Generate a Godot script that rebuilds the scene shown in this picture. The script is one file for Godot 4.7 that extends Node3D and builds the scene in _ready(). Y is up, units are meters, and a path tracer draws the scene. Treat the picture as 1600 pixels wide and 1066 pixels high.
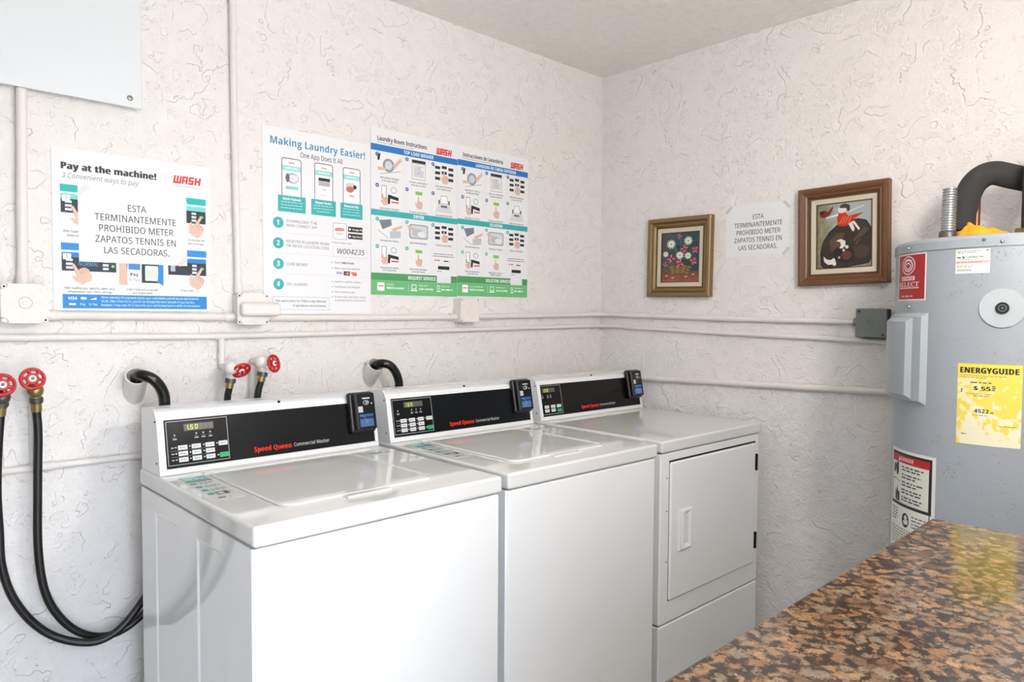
extends Node3D
# A small laundry room: two coin-style washers and a dryer along the back wall, posters, pipes, a water heater and a granite counter.

const ZA := -0.852          # surface of the back wall
const XB := 2.066           # surface of the right wall
const CEIL := 2.438
const XL := -2.6            # left wall, out of view, set back to lessen bounce on the first washer
const ZF := 1.52            # front wall, out of view (with the doorway)
const LAMP_ENERGY := 2.2
const LAMP_COLOR := Color(1.0, 0.98, 0.955)

var used := {}
var M := {}
var font: SystemFont
var bold: SystemFont
var serif: SystemFont

# ------------------------------------------------------------------ mesh builder
class MB:
	var v := PackedVector3Array()
	var n := PackedVector3Array()
	var t := PackedVector2Array()

	func tri(a: Vector3, b: Vector3, c: Vector3, na: Vector3, nb: Vector3, nc: Vector3, ua := Vector2.ZERO, ub := Vector2.ZERO, uc := Vector2.ZERO) -> void:
		var g := (b - a).cross(c - a)
		if g.length_squared() < 1e-18:
			return
		if g.dot(na + nb + nc) > 0.0:
			v.append_array([a, c, b]); n.append_array([na, nc, nb]); t.append_array([ua, uc, ub])
		else:
			v.append_array([a, b, c]); n.append_array([na, nb, nc]); t.append_array([ua, ub, uc])

	func quad(a: Vector3, b: Vector3, c: Vector3, d: Vector3, nn: Vector3, uv := Rect2(0, 0, 0, 0)) -> void:
		# a top-left, b top-right, c bottom-right, d bottom-left
		var ua := uv.position
		var ub := Vector2(uv.end.x, uv.position.y)
		var uc := uv.end
		var ud := Vector2(uv.position.x, uv.end.y)
		tri(a, b, c, nn, nn, nn, ua, ub, uc)
		tri(a, c, d, nn, nn, nn, ua, uc, ud)

	func smooth_quad(a: Vector3, b: Vector3, c: Vector3, d: Vector3, na: Vector3, nb: Vector3, nc: Vector3, nd: Vector3) -> void:
		tri(a, b, c, na, nb, nc)
		tri(a, c, d, na, nc, nd)

	# box with rounded edges of radius r
	func rbox(c: Vector3, s: Vector3, r: float, xf := Transform3D(), seg := 1) -> void:
		var h := s * 0.5
		r = minf(r, minf(h.x, minf(h.y, h.z)) * 0.999)
		var lines := []
		for ax in 3:
			var l := []
			for k in seg + 1:
				l.append(-h[ax] + r * (1.0 - cos(PI / 2 * k / seg)) if seg > 1 else -h[ax] + r * k)
			for k in seg + 1:
				l.append(-l[seg - k])
			lines.append(l)
		var inner := h - Vector3.ONE * r
		for ax in 3:
			var a1 := (ax + 1) % 3
			var a2 := (ax + 2) % 3
			for sgn in [-1.0, 1.0]:
				var L1: Array = lines[a1]
				var L2: Array = lines[a2]
				for i in L1.size() - 1:
					for j in L2.size() - 1:
						var ps := []
						var ns := []
						for q in [[i, j], [i + 1, j], [i + 1, j + 1], [i, j + 1]]:
							var p := Vector3.ZERO
							p[ax] = sgn * h[ax]
							p[a1] = L1[q[0]]
							p[a2] = L2[q[1]]
							var k := Vector3(clampf(p.x, -inner.x, inner.x), clampf(p.y, -inner.y, inner.y), clampf(p.z, -inner.z, inner.z))
							var d := (p - k).normalized()
							ps.append(xf * (c + k + d * r))
							ns.append((xf.basis * d).normalized())
						smooth_quad(ps[0], ps[1], ps[2], ps[3], ns[0], ns[1], ns[2], ns[3])

	func box(c: Vector3, s: Vector3, xf := Transform3D()) -> void:
		var h := s * 0.5
		for ax in 3:
			for sgn in [-1.0, 1.0]:
				var a1 := (ax + 1) % 3
				var a2 := (ax + 2) % 3
				var nn := Vector3.ZERO
				nn[ax] = sgn
				var ps := []
				for q in [[-1, -1], [1, -1], [1, 1], [-1, 1]]:
					var p := Vector3.ZERO
					p[ax] = sgn * h[ax]
					p[a1] = q[0] * h[a1]
					p[a2] = q[1] * h[a2]
					ps.append(xf * (c + p))
				quad(ps[0], ps[1], ps[2], ps[3], (xf.basis * nn).normalized())

	# a flat print: thin sheet whose front (+z) carries the whole texture (or the rect uv of it)
	func sheet(x0: float, y0: float, x1: float, y1: float, z0: float, z1: float, uv := Rect2(0, 0, 1, 1)) -> void:
		quad(Vector3(x0, y1, z1), Vector3(x1, y1, z1), Vector3(x1, y0, z1), Vector3(x0, y0, z1), Vector3.BACK, uv)
		var e := Rect2(uv.position + uv.size * 0.004, Vector2.ZERO)
		quad(Vector3(x0, y1, z0), Vector3(x1, y1, z0), Vector3(x1, y0, z0), Vector3(x0, y0, z0), Vector3.FORWARD, e)
		quad(Vector3(x0, y1, z0), Vector3(x0, y1, z1), Vector3(x0, y0, z1), Vector3(x0, y0, z0), Vector3.LEFT, e)
		quad(Vector3(x1, y1, z0), Vector3(x1, y1, z1), Vector3(x1, y0, z1), Vector3(x1, y0, z0), Vector3.RIGHT, e)
		quad(Vector3(x0, y1, z0), Vector3(x1, y1, z0), Vector3(x1, y1, z1), Vector3(x0, y1, z1), Vector3.UP, e)
		quad(Vector3(x0, y0, z0), Vector3(x1, y0, z0), Vector3(x1, y0, z1), Vector3(x0, y0, z1), Vector3.DOWN, e)

	func tube(pts: Array, r: float, sides := 14, radii := []) -> void:
		var rings := []
		var norms := []
		var up := Vector3(0.31, 0.87, 0.39)
		var last := Vector3.ZERO
		for i in pts.size():
			var d: Vector3 = (pts[mini(i + 1, pts.size() - 1)] - pts[maxi(i - 1, 0)]).normalized()
			if i == 0:
				last = (up - d * up.dot(d)).normalized()
			else:
				last = (last - d * last.dot(d)).normalized()
			var side := d.cross(last)
			var rr: float = radii[i] if radii.size() else r
			var ring := []
			var nr := []
			for k in sides:
				var a := TAU * k / sides
				var o := last * cos(a) + side * sin(a)
				ring.append(pts[i] + o * rr)
				nr.append(o)
			rings.append(ring)
			norms.append(nr)
		for i in pts.size() - 1:
			for k in sides:
				var k2 := (k + 1) % sides
				smooth_quad(rings[i][k], rings[i + 1][k], rings[i + 1][k2], rings[i][k2], norms[i][k], norms[i + 1][k], norms[i + 1][k2], norms[i][k2])
		for e in [0, pts.size() - 1]:
			var dd: Vector3 = (pts[0] - pts[1]).normalized() if e == 0 else (pts[-1] - pts[-2]).normalized()
			for k in sides:
				tri(pts[e], rings[e][k], rings[e][(k + 1) % sides], dd, dd, dd)

	# profile of (radius, height) turned about local y; sharp corners where doubled = true
	func lathe(profile: Array, segs := 24, xf := Transform3D(), sharp := true) -> void:
		for i in profile.size() - 1:
			var p: Vector2 = profile[i]
			var q: Vector2 = profile[i + 1]
			var na := Vector2(q.y - p.y, p.x - q.x).normalized()
			var n0 := na
			var n1 := na
			if not sharp:
				if i > 0:
					var o: Vector2 = profile[i - 1]
					n0 = (na + Vector2(p.y - o.y, o.x - p.x).normalized()).normalized()
				if i < profile.size() - 2:
					var o2: Vector2 = profile[i + 2]
					n1 = (na + Vector2(o2.y - q.y, q.x - o2.x).normalized()).normalized()
			for k in segs:
				var a := TAU * k / segs
				var b := TAU * (k + 1) / segs
				var da := Vector3(sin(a), 0, cos(a))
				var db := Vector3(sin(b), 0, cos(b))
				var B := xf.basis
				smooth_quad(xf * (da * p.x + Vector3.UP * p.y), xf * (db * p.x + Vector3.UP * p.y), xf * (db * q.x + Vector3.UP * q.y), xf * (da * q.x + Vector3.UP * q.y),
					B * (da * n0.x + Vector3.UP * n0.y), B * (db * n0.x + Vector3.UP * n0.y), B * (db * n1.x + Vector3.UP * n1.y), B * (da * n1.x + Vector3.UP * n1.y))

	# 2D outline (x, y) between z0 and z1
	func prism(poly: PackedVector2Array, z0: float, z1: float, xf := Transform3D()) -> void:
		var idx := Geometry2D.triangulate_polygon(poly)
		for i in range(0, idx.size(), 3):
			for zz in [[z0, Vector3.FORWARD], [z1, Vector3.BACK]]:
				var nn: Vector3 = xf.basis * zz[1]
				var a: Vector2 = poly[idx[i]]
				var b: Vector2 = poly[idx[i + 1]]
				var c: Vector2 = poly[idx[i + 2]]
				tri(xf * Vector3(a.x, a.y, zz[0]), xf * Vector3(b.x, b.y, zz[0]), xf * Vector3(c.x, c.y, zz[0]), nn, nn, nn)
		var area := 0.0
		for i in poly.size():
			area += poly[i].cross(poly[(i + 1) % poly.size()])
		var s := 1.0 if area > 0 else -1.0
		for i in poly.size():
			var p := poly[i]
			var q := poly[(i + 1) % poly.size()]
			var d := (q - p).normalized()
			var nn2: Vector3 = xf.basis * (Vector3(d.y, -d.x, 0) * s)
			quad(xf * Vector3(p.x, p.y, z0), xf * Vector3(q.x, q.y, z0), xf * Vector3(q.x, q.y, z1), xf * Vector3(p.x, p.y, z1), nn2)

	# patch on a vertical cylinder (angles in degrees from +z towards +x), texture over its face
	func curved(r0: float, r1: float, a0: float, a1: float, y0: float, y1: float, segs := 16) -> void:
		for k in segs:
			var f0 := float(k) / segs
			var f1 := float(k + 1) / segs
			var d0 := Vector3(sin(deg_to_rad(lerpf(a0, a1, f0))), 0, cos(deg_to_rad(lerpf(a0, a1, f0))))
			var d1 := Vector3(sin(deg_to_rad(lerpf(a0, a1, f1))), 0, cos(deg_to_rad(lerpf(a0, a1, f1))))
			var U := Vector3.UP
			tri(d0 * r1 + U * y1, d1 * r1 + U * y1, d1 * r1 + U * y0, d0, d1, d1, Vector2(f0, 0), Vector2(f1, 0), Vector2(f1, 1))
			tri(d0 * r1 + U * y1, d1 * r1 + U * y0, d0 * r1 + U * y0, d0, d1, d0, Vector2(f0, 0), Vector2(f1, 1), Vector2(f0, 1))
			quad(d0 * r0 + U * y1, d1 * r0 + U * y1, d1 * r1 + U * y1, d0 * r1 + U * y1, U, Rect2(0.004, 0.004, 0, 0))
			quad(d0 * r0 + U * y0, d1 * r0 + U * y0, d1 * r1 + U * y0, d0 * r1 + U * y0, -U, Rect2(0.004, 0.004, 0, 0))
		for e in [a0, a1]:
			var d := Vector3(sin(deg_to_rad(e)), 0, cos(deg_to_rad(e)))
			var sd := Vector3(d.z, 0, -d.x) * (1.0 if e == a1 else -1.0)
			quad(d * r0 + Vector3.UP * y1, d * r1 + Vector3.UP * y1, d * r1 + Vector3.UP * y0, d * r0 + Vector3.UP * y0, sd, Rect2(0.004, 0.004, 0, 0))

	# picture-frame moulding: profile of (inset from the outer edge, height), mitred at the corners
	func frame(w: float, h: float, profile: Array) -> void:
		for i in profile.size() - 1:
			var p: Vector2 = profile[i]
			var q: Vector2 = profile[i + 1]
			var nd := Vector2(-(q.y - p.y), q.x - p.x).normalized()
			var dirs := [Vector2(0, 1), Vector2(1, 0), Vector2(0, -1), Vector2(-1, 0)]
			for k in 4:
				var out: Vector2 = dirs[k]
				var along := Vector2(out.y, -out.x)
				var half := h / 2 if k % 2 == 0 else w / 2
				var hl := w / 2 if k % 2 == 0 else h / 2
				var nn := Vector3(-out.x * nd.x, -out.y * nd.x, nd.y)
				var a := out * (half - p.x) - along * (hl - p.x)
				var b := out * (half - p.x) + along * (hl - p.x)
				var c := out * (half - q.x) + along * (hl - q.x)
				var d := out * (half - q.x) - along * (hl - q.x)
				quad(Vector3(a.x, a.y, p.y), Vector3(b.x, b.y, p.y), Vector3(c.x, c.y, q.y), Vector3(d.x, d.y, q.y), nn)

	func commit() -> ArrayMesh:
		var arr := []
		arr.resize(Mesh.ARRAY_MAX)
		arr[Mesh.ARRAY_VERTEX] = v
		arr[Mesh.ARRAY_NORMAL] = n
		arr[Mesh.ARRAY_TEX_UV] = t
		var m := ArrayMesh.new()
		m.add_surface_from_arrays(Mesh.PRIMITIVE_TRIANGLES, arr)
		return m

# ------------------------------------------------------------------ nodes
func numbered(called: String) -> String:
	used[called] = used.get(called, -1) + 1
	return called if used[called] == 0 else "%s_%03d" % [called, used[called]]

func tag(o: Node, label: String, category: String, group := "") -> void:
	o.set_meta("label", label)
	o.set_meta("category", category)
	if group:
		o.set_meta("group", group)

func thing(called: String, label: String, category: String, at := Vector3.ZERO, group := "") -> Node3D:
	var o := Node3D.new()
	o.name = numbered(called)
	add_child(o)
	o.position = at
	tag(o, label, category, group)
	return o

func part(parent: Node, called: String, mb: MB, mat: Material, xf := Transform3D()) -> MeshInstance3D:
	var o := MeshInstance3D.new()
	o.mesh = mb.commit()
	o.material_override = mat
	o.transform = xf
	o.name = called
	parent.add_child(o, true)
	return o

func single(called: String, mb: MB, mat: Material, label: String, category: String, at := Vector3.ZERO, group := "") -> MeshInstance3D:
	var o := part(self, numbered(called), mb, mat)
	o.position = at
	tag(o, label, category, group)
	return o

func struct(called: String, mb: MB, mat: Material) -> MeshInstance3D:
	var o := part(self, called, mb, mat)
	o.set_meta("kind", "structure")
	return o

func mat(called: String, c: Color, rough := 0.5, metal := 0.0, tex: Texture2D = null) -> StandardMaterial3D:
	var m := StandardMaterial3D.new()
	m.resource_name = called
	m.albedo_color = c
	m.roughness = rough
	m.metallic = metal
	if tex:
		m.albedo_texture = tex
		m.texture_repeat = false
	M[called] = m
	return m

func curve(pts: Array, steps := 6) -> Array:
	var out := []
	for i in pts.size() - 1:
		var p0: Vector3 = pts[maxi(i - 1, 0)]
		var p1: Vector3 = pts[i]
		var p2: Vector3 = pts[i + 1]
		var p3: Vector3 = pts[mini(i + 2, pts.size() - 1)]
		for k in steps:
			out.append(p1.cubic_interpolate(p2, p0, p3, float(k) / steps))
	out.append(pts[-1])
	return out

# transform whose local +y points along d
func along(at: Vector3, d: Vector3) -> Transform3D:
	d = d.normalized()
	var x := d.cross(Vector3(0.12, 0.2, 0.97)).normalized()
	return Transform3D(Basis(x, d, x.cross(d)), at)

func disc_profile(r: float, h: float, b := 0.001) -> Array:
	return [Vector2(0, h), Vector2(r - b, h), Vector2(r, h - b), Vector2(r, 0), Vector2(0, 0)]

func mirrored(profile: Array) -> Array:
	var p := profile.duplicate()
	p.reverse()
	return p

# ------------------------------------------------------------------ drawing on images (flat print only)
func canvas(w: int, h: int, c: Color) -> Image:
	var im := Image.create_empty(w, h, false, Image.FORMAT_RGBA8)
	im.fill(c)
	return im

func tex(im: Image) -> ImageTexture:
	return ImageTexture.create_from_image(im)

func rect(im: Image, x: float, y: float, w: float, h: float, c: Color) -> void:
	im.fill_rect(Rect2i(int(round(x)), int(round(y)), maxi(1, int(round(w))), maxi(1, int(round(h)))), c)

func poly(im: Image, pts: Array, c: Color) -> void:
	var lo := 1e9
	var hi := -1e9
	for p in pts:
		lo = minf(lo, p.y)
		hi = maxf(hi, p.y)
	for y in range(maxi(0, int(lo)), mini(im.get_height(), int(hi) + 1)):
		var xs := []
		var yy := y + 0.5
		for i in pts.size():
			var a: Vector2 = pts[i]
			var b: Vector2 = pts[(i + 1) % pts.size()]
			if (a.y <= yy) != (b.y <= yy):
				xs.append(a.x + (yy - a.y) / (b.y - a.y) * (b.x - a.x))
		xs.sort()
		for i in range(0, xs.size() - 1, 2):
			var x0 := int(round(xs[i]))
			var x1 := int(round(xs[i + 1]))
			if x1 > x0:
				im.fill_rect(Rect2i(x0, y, x1 - x0, 1), c)

func oval(im: Image, cx: float, cy: float, rx: float, ry: float, c: Color, turn := 0.0) -> void:
	var pts := []
	for k in 28:
		pts.append(Vector2(cx, cy) + Vector2(cos(TAU * k / 28) * rx, sin(TAU * k / 28) * ry).rotated(turn))
	poly(im, pts, c)

func rrect(im: Image, x: float, y: float, w: float, h: float, r: float, c: Color) -> void:
	var pts := []
	for q in [[x + w - r, y + r, -PI / 2], [x + w - r, y + h - r, 0.0], [x + r, y + h - r, PI / 2], [x + r, y + r, PI]]:
		for k in 5:
			var a: float = q[2] + PI / 2 * k / 4
			pts.append(Vector2(q[0] + cos(a) * r, q[1] + sin(a) * r))
	poly(im, pts, c)

func stroke(im: Image, a: Vector2, b: Vector2, w: float, c: Color) -> void:
	var d := (b - a).normalized().orthogonal() * w * 0.5
	poly(im, [a + d, b + d, b - d, a - d], c)

func path(im: Image, pts: Array, w: float, c: Color) -> void:
	for i in pts.size() - 1:
		stroke(im, pts[i], pts[i + 1], w, c)

func outline(im: Image, x: float, y: float, w: float, h: float, t: float, c: Color) -> void:
	rect(im, x, y, w, t, c)
	rect(im, x, y + h - t, w, t, c)
	rect(im, x, y, t, h, c)
	rect(im, x + w - t, y, t, h, c)

# text with its left edge (align 0), centre (1) or right edge (2) at x and its capitals' top at y; cap = height of capitals; width > 0 stretches it to that width
func text(im: Image, s: String, x: float, y: float, cap: float, c: Color, f: Font = null, width := 0.0, align := 0, slant := 0.0) -> void:
	if f == null:
		f = font
	var size := 64
	var ts := TextServerManager.get_primary_interface()
	var line := TextLine.new()
	line.add_string(s, f, size)
	var W := int(line.get_size().x) + 12
	var asc := 62
	var H := 84
	var img := Image.create_empty(W, H, false, Image.FORMAT_RGBA8)
	img.fill(Color(1, 1, 1, 0))
	var pen := 4.0
	for g in ts.shaped_text_get_glyphs(line.get_rid()):
		if g.font_rid.is_valid():
			var key := Vector2i(g.font_size, 0)
			var page: int = ts.font_get_glyph_texture_idx(g.font_rid, key, g.index)
			if page >= 0:
				var uv: Rect2 = ts.font_get_glyph_uv_rect(g.font_rid, key, g.index)
				var off: Vector2 = ts.font_get_glyph_offset(g.font_rid, key, g.index)
				var pageim: Image = ts.font_get_texture_image(g.font_rid, key, page)
				var sub := pageim.get_region(Rect2i(uv))
				sub.convert(Image.FORMAT_RGBA8)
				img.blend_rect(sub, Rect2i(0, 0, sub.get_width(), sub.get_height()), Vector2i(int(pen + off.x + g.offset.x), int(asc + off.y + g.offset.y)))
		pen += g.advance
	# capitals are 0.714 of the size
	var k := cap / (0.714 * size)
	var w2 := maxi(2, int(round(W * k))) if width <= 0 else maxi(2, int(round(width * W / (W - 10.0))))
	var h2 := maxi(2, int(round(H * k)))
	if slant != 0.0:
		var sl := Image.create_empty(W + 30, H, false, Image.FORMAT_RGBA8)
		sl.fill(Color(1, 1, 1, 0))
		for row in H:
			sl.blit_rect(img, Rect2i(0, row, W, 1), Vector2i(int((asc - row) * slant) + 8, row))
		img = sl
		w2 = int(w2 * (W + 30.0) / W)
	img.resize(w2, h2, Image.INTERPOLATE_TRILINEAR if k < 0.5 else Image.INTERPOLATE_CUBIC)
	img.convert(Image.FORMAT_RGBA8)
	var data := img.get_data()
	var r8 := int(c.r * 255)
	var g8 := int(c.g * 255)
	var b8 := int(c.b * 255)
	for i in range(0, data.size(), 4):
		data[i] = r8
		data[i + 1] = g8
		data[i + 2] = b8
	img = Image.create_from_data(w2, h2, false, Image.FORMAT_RGBA8, data)
	var px := x - 4 * k
	if align == 1:
		px = x - w2 * 0.5
	elif align == 2:
		px = x - w2 + 6 * k
	im.blend_rect(img, Rect2i(0, 0, w2, h2), Vector2i(int(round(px)), int(round(y - (asc - 0.714 * size) * k))))

# rows of print too small to read in the photograph: broken dashes, no letters
func small_print(im: Image, x: float, y: float, w: float, rows: int, pitch: float, t: float, c: Color, sd := 1, centred := false) -> void:
	var rng := RandomNumberGenerator.new()
	rng.seed = sd * 7919 + 13
	for r in rows:
		var lw := w * (rng.randf_range(0.55, 1.0) if r == rows - 1 else rng.randf_range(0.88, 1.0))
		var px := x + (w - lw) * 0.5 if centred else x
		var stop := px + lw
		while px < stop:
			var word := minf(rng.randf_range(t * 1.5, t * 6.0), stop - px)
			rect(im, px, y + r * pitch, word, t, c)
			px += word + t * 1.1

func noise(kind: int, freq: float, sd: int, oct := 3, warp := 0.0) -> FastNoiseLite:
	var f := FastNoiseLite.new()
	f.noise_type = kind
	f.frequency = freq
	f.seed = sd
	f.fractal_type = FastNoiseLite.FRACTAL_FBM if oct > 1 else FastNoiseLite.FRACTAL_NONE
	f.fractal_octaves = oct
	if warp > 0:
		f.domain_warp_enabled = true
		f.domain_warp_amplitude = warp
		f.domain_warp_frequency = freq * 1.3
		f.domain_warp_fractal_type = FastNoiseLite.DOMAIN_WARP_FRACTAL_NONE
	return f

# ------------------------------------------------------------------ textures
func wall_textures() -> Array:
	var N := 1024
	var a := noise(FastNoiseLite.TYPE_SIMPLEX_SMOOTH, 0.0048, 5, 5, 30.0).get_seamless_image(N, N).get_data()
	var b := noise(FastNoiseLite.TYPE_SIMPLEX_SMOOTH, 0.0075, 17, 4).get_seamless_image(N, N).get_data()
	var c := noise(FastNoiseLite.TYPE_SIMPLEX_SMOOTH, 0.085, 29, 3).get_seamless_image(N, N).get_data()
	var d := noise(FastNoiseLite.TYPE_SIMPLEX_SMOOTH, 0.016, 43, 4, 14.0).get_seamless_image(N, N).get_data()
	var h := PackedByteArray()
	h.resize(N * N)
	var col := PackedByteArray()
	col.resize(N * N * 3)
	for i in N * N:
		var va := a[i] / 255.0
		var bv := b[i] / 255.0
		var dv := d[i] / 255.0
		var f := c[i] / 255.0
		# trowel flats: terraces whose edges show only where the plaster was dragged
		var mask := smoothstep(0.44, 0.62, bv)
		var saw := fposmod(va * 3.4, 1.0)
		var mask2 := smoothstep(0.46, 0.66, 1.0 - bv) * smoothstep(0.36, 0.60, va)
		var saw2 := fposmod(dv * 2.4 + 0.3, 1.0)
		var hh := 0.45 + 0.22 * (saw - 0.5) * mask + 0.15 * (saw2 - 0.4) * mask2 + 0.11 * (f - 0.5) + 0.16 * (dv - 0.5)
		h[i] = int(clampf(hh, 0.0, 1.0) * 255.0)
		# dirt caught in pits: small specks with an outline of their own
		var speck := smoothstep(0.80, 0.86, f) * smoothstep(0.50, 0.68, dv)
		var tint := 1.0 - 0.25 * speck - 0.03 * (dv - 0.5)
		col[i * 3] = int(clampf(tint * 0.985, 0, 1) * 255)
		col[i * 3 + 1] = int(clampf(tint * 0.98, 0, 1) * 255)
		col[i * 3 + 2] = int(clampf(tint * 0.975, 0, 1) * 255)
	return [tex(Image.create_from_data(N, N, false, Image.FORMAT_L8, h)), tex(Image.create_from_data(N, N, false, Image.FORMAT_RGB8, col))]

func granite_texture() -> ImageTexture:
	var W := 1280
	var H := 700
	var cell := noise(FastNoiseLite.TYPE_CELLULAR, 0.042, 11, 1, 30.0)
	cell.domain_warp_frequency = 0.035
	cell.domain_warp_fractal_type = FastNoiseLite.DOMAIN_WARP_FRACTAL_PROGRESSIVE
	cell.cellular_jitter = 1.0
	cell.cellular_return_type = FastNoiseLite.RETURN_CELL_VALUE
	var c := cell.get_image(W, H).get_data()
	cell.cellular_return_type = FastNoiseLite.RETURN_DISTANCE2_SUB
	var e := cell.get_image(W, H).get_data()
	var cell2 := noise(FastNoiseLite.TYPE_CELLULAR, 0.085, 37, 1, 12.0)
	cell2.cellular_return_type = FastNoiseLite.RETURN_CELL_VALUE
	var c2 := cell2.get_image(W, H).get_data()
	var k := noise(FastNoiseLite.TYPE_SIMPLEX_SMOOTH, 0.045, 71, 4, 14.0).get_image(W, H).get_data()
	var big := noise(FastNoiseLite.TYPE_SIMPLEX_SMOOTH, 0.010, 5, 2).get_image(W, H).get_data()
	var g := noise(FastNoiseLite.TYPE_SIMPLEX_SMOOTH, 0.22, 8, 3).get_image(W, H).get_data()
	var out := PackedByteArray()
	out.resize(W * H * 3)
	var tones := [Color8(150, 116, 82), Color8(124, 92, 64), Color8(158, 126, 92), Color8(118, 104, 88), Color8(134, 100, 68), Color8(100, 75, 53), Color8(126, 112, 95), Color8(142, 109, 77)]
	for i in W * H:
		var base: Color = tones[int(c[i] * 7.99 / 255.0)]
		var fleck: Color = tones[int(c2[i] * 7.99 / 255.0)]
		var col := base.lerp(fleck, 0.35)
		var kk := k[i] / 255.0 - 0.5
		var bb := big[i] / 255.0 - 0.5
		var gg := g[i] / 255.0 - 0.5
		var edge := e[i] / 255.0
		var m := 0.17 - edge + 0.90 * kk + 0.26 * bb + 0.55 * gg + (0.10 if c2[i] > 190 else 0.0)
		col = col.lerp(Color8(92, 66, 46), smoothstep(-0.22, 0.06, m) * 0.75)
		col = col.lerp(Color8(40, 31, 26), smoothstep(0.06, 0.14, m))
		# small black mica flecks inside the crystals
		col = col.lerp(Color8(58, 44, 34), smoothstep(0.20, 0.26, gg + 0.25 * kk))
		var gr := 0.93 + 0.22 * gg
		out[i * 3] = int(clampf(col.r * gr, 0, 1) * 255)
		out[i * 3 + 1] = int(clampf(col.g * gr, 0, 1) * 255)
		out[i * 3 + 2] = int(clampf(col.b * gr, 0, 1) * 255)
	return tex(Image.create_from_data(W, H, false, Image.FORMAT_RGB8, out))

const RED := Color(0.80, 0.17, 0.18)
const TEAL := Color(0.22, 0.66, 0.66)
const BLUE := Color(0.08, 0.45, 0.74)
const INK := Color(0.10, 0.105, 0.12)
const GREY := Color(0.40, 0.41, 0.44)
const SKIN := Color(0.84, 0.715, 0.655)
const NAVY := Color(0.11, 0.14, 0.21)
const PAPER := Color(0.915, 0.92, 0.932)

# squarish block capitals of the laundry company's sign
func wash_logo(im: Image, x: float, y: float, w: float, h: float) -> void:
	var t := h * 0.24
	var s := h * 0.16
	var lw := w / 4.35
	var P := func(px: float, py: float) -> Vector2: return Vector2(x + px + (1.0 - py / h) * s, y + py)
	var bar := func(x0: float, y0: float, x1: float, y1: float) -> void: poly(im, [P.call(x0, y0), P.call(x1, y0), P.call(x1, y1), P.call(x0, y1)], RED)
	var ox := 0.0
	bar.call(ox, 0.0, ox + t, h); bar.call(ox + lw * 0.46, 0.0, ox + lw * 0.46 + t, h); bar.call(ox + lw * 0.92, 0.0, ox + lw * 0.92 + t, h); bar.call(ox, h - t, ox + lw * 0.92 + t, h)
	ox = lw * 1.3
	bar.call(ox, 0.0, ox + t, h); bar.call(ox + lw * 0.58, 0.0, ox + lw * 0.58 + t, h); bar.call(ox, 0.0, ox + lw * 0.58, t); bar.call(ox, h * 0.5, ox + lw * 0.58, h * 0.5 + t * 0.8)
	ox = lw * 2.3
	bar.call(ox, 0.0, ox + lw * 0.8, t); bar.call(ox, 0.0, ox + t, h * 0.55); bar.call(ox, h * 0.4, ox + lw * 0.8, h * 0.4 + t); bar.call(ox + lw * 0.8 - t, h * 0.4, ox + lw * 0.8, h); bar.call(ox, h - t, ox + lw * 0.8, h)
	ox = lw * 3.26
	bar.call(ox, 0.0, ox + t, h); bar.call(ox + lw * 0.62, 0.0, ox + lw * 0.62 + t, h); bar.call(ox, h * 0.4, ox + lw * 0.62, h * 0.4 + t)

func hand(im: Image, tip: Vector2, s: float, ang: float) -> void:
	var R := func(px: float, py: float) -> Vector2: return tip + Vector2(px, py).rotated(ang) * s
	var edge := Color(0.74, 0.50, 0.42)
	poly(im, [R.call(-0.07, 0.02), R.call(0.0, -0.02), R.call(0.08, 0.02), R.call(0.11, 0.42), R.call(0.3, 0.40), R.call(0.5, 0.44), R.call(0.62, 0.62), R.call(0.62, 1.0), R.call(0.5, 1.3), R.call(-0.1, 1.3), R.call(-0.34, 0.95), R.call(-0.4, 0.62), R.call(-0.3, 0.6), R.call(-0.1, 0.78)], SKIN)
	for k in 3:
		stroke(im, R.call(0.14 + k * 0.16, 0.44), R.call(0.16 + k * 0.16, 0.72), s * 0.035, edge)
	path(im, [R.call(-0.07, 0.02), R.call(-0.1, 0.78)], s * 0.03, edge)

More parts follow.
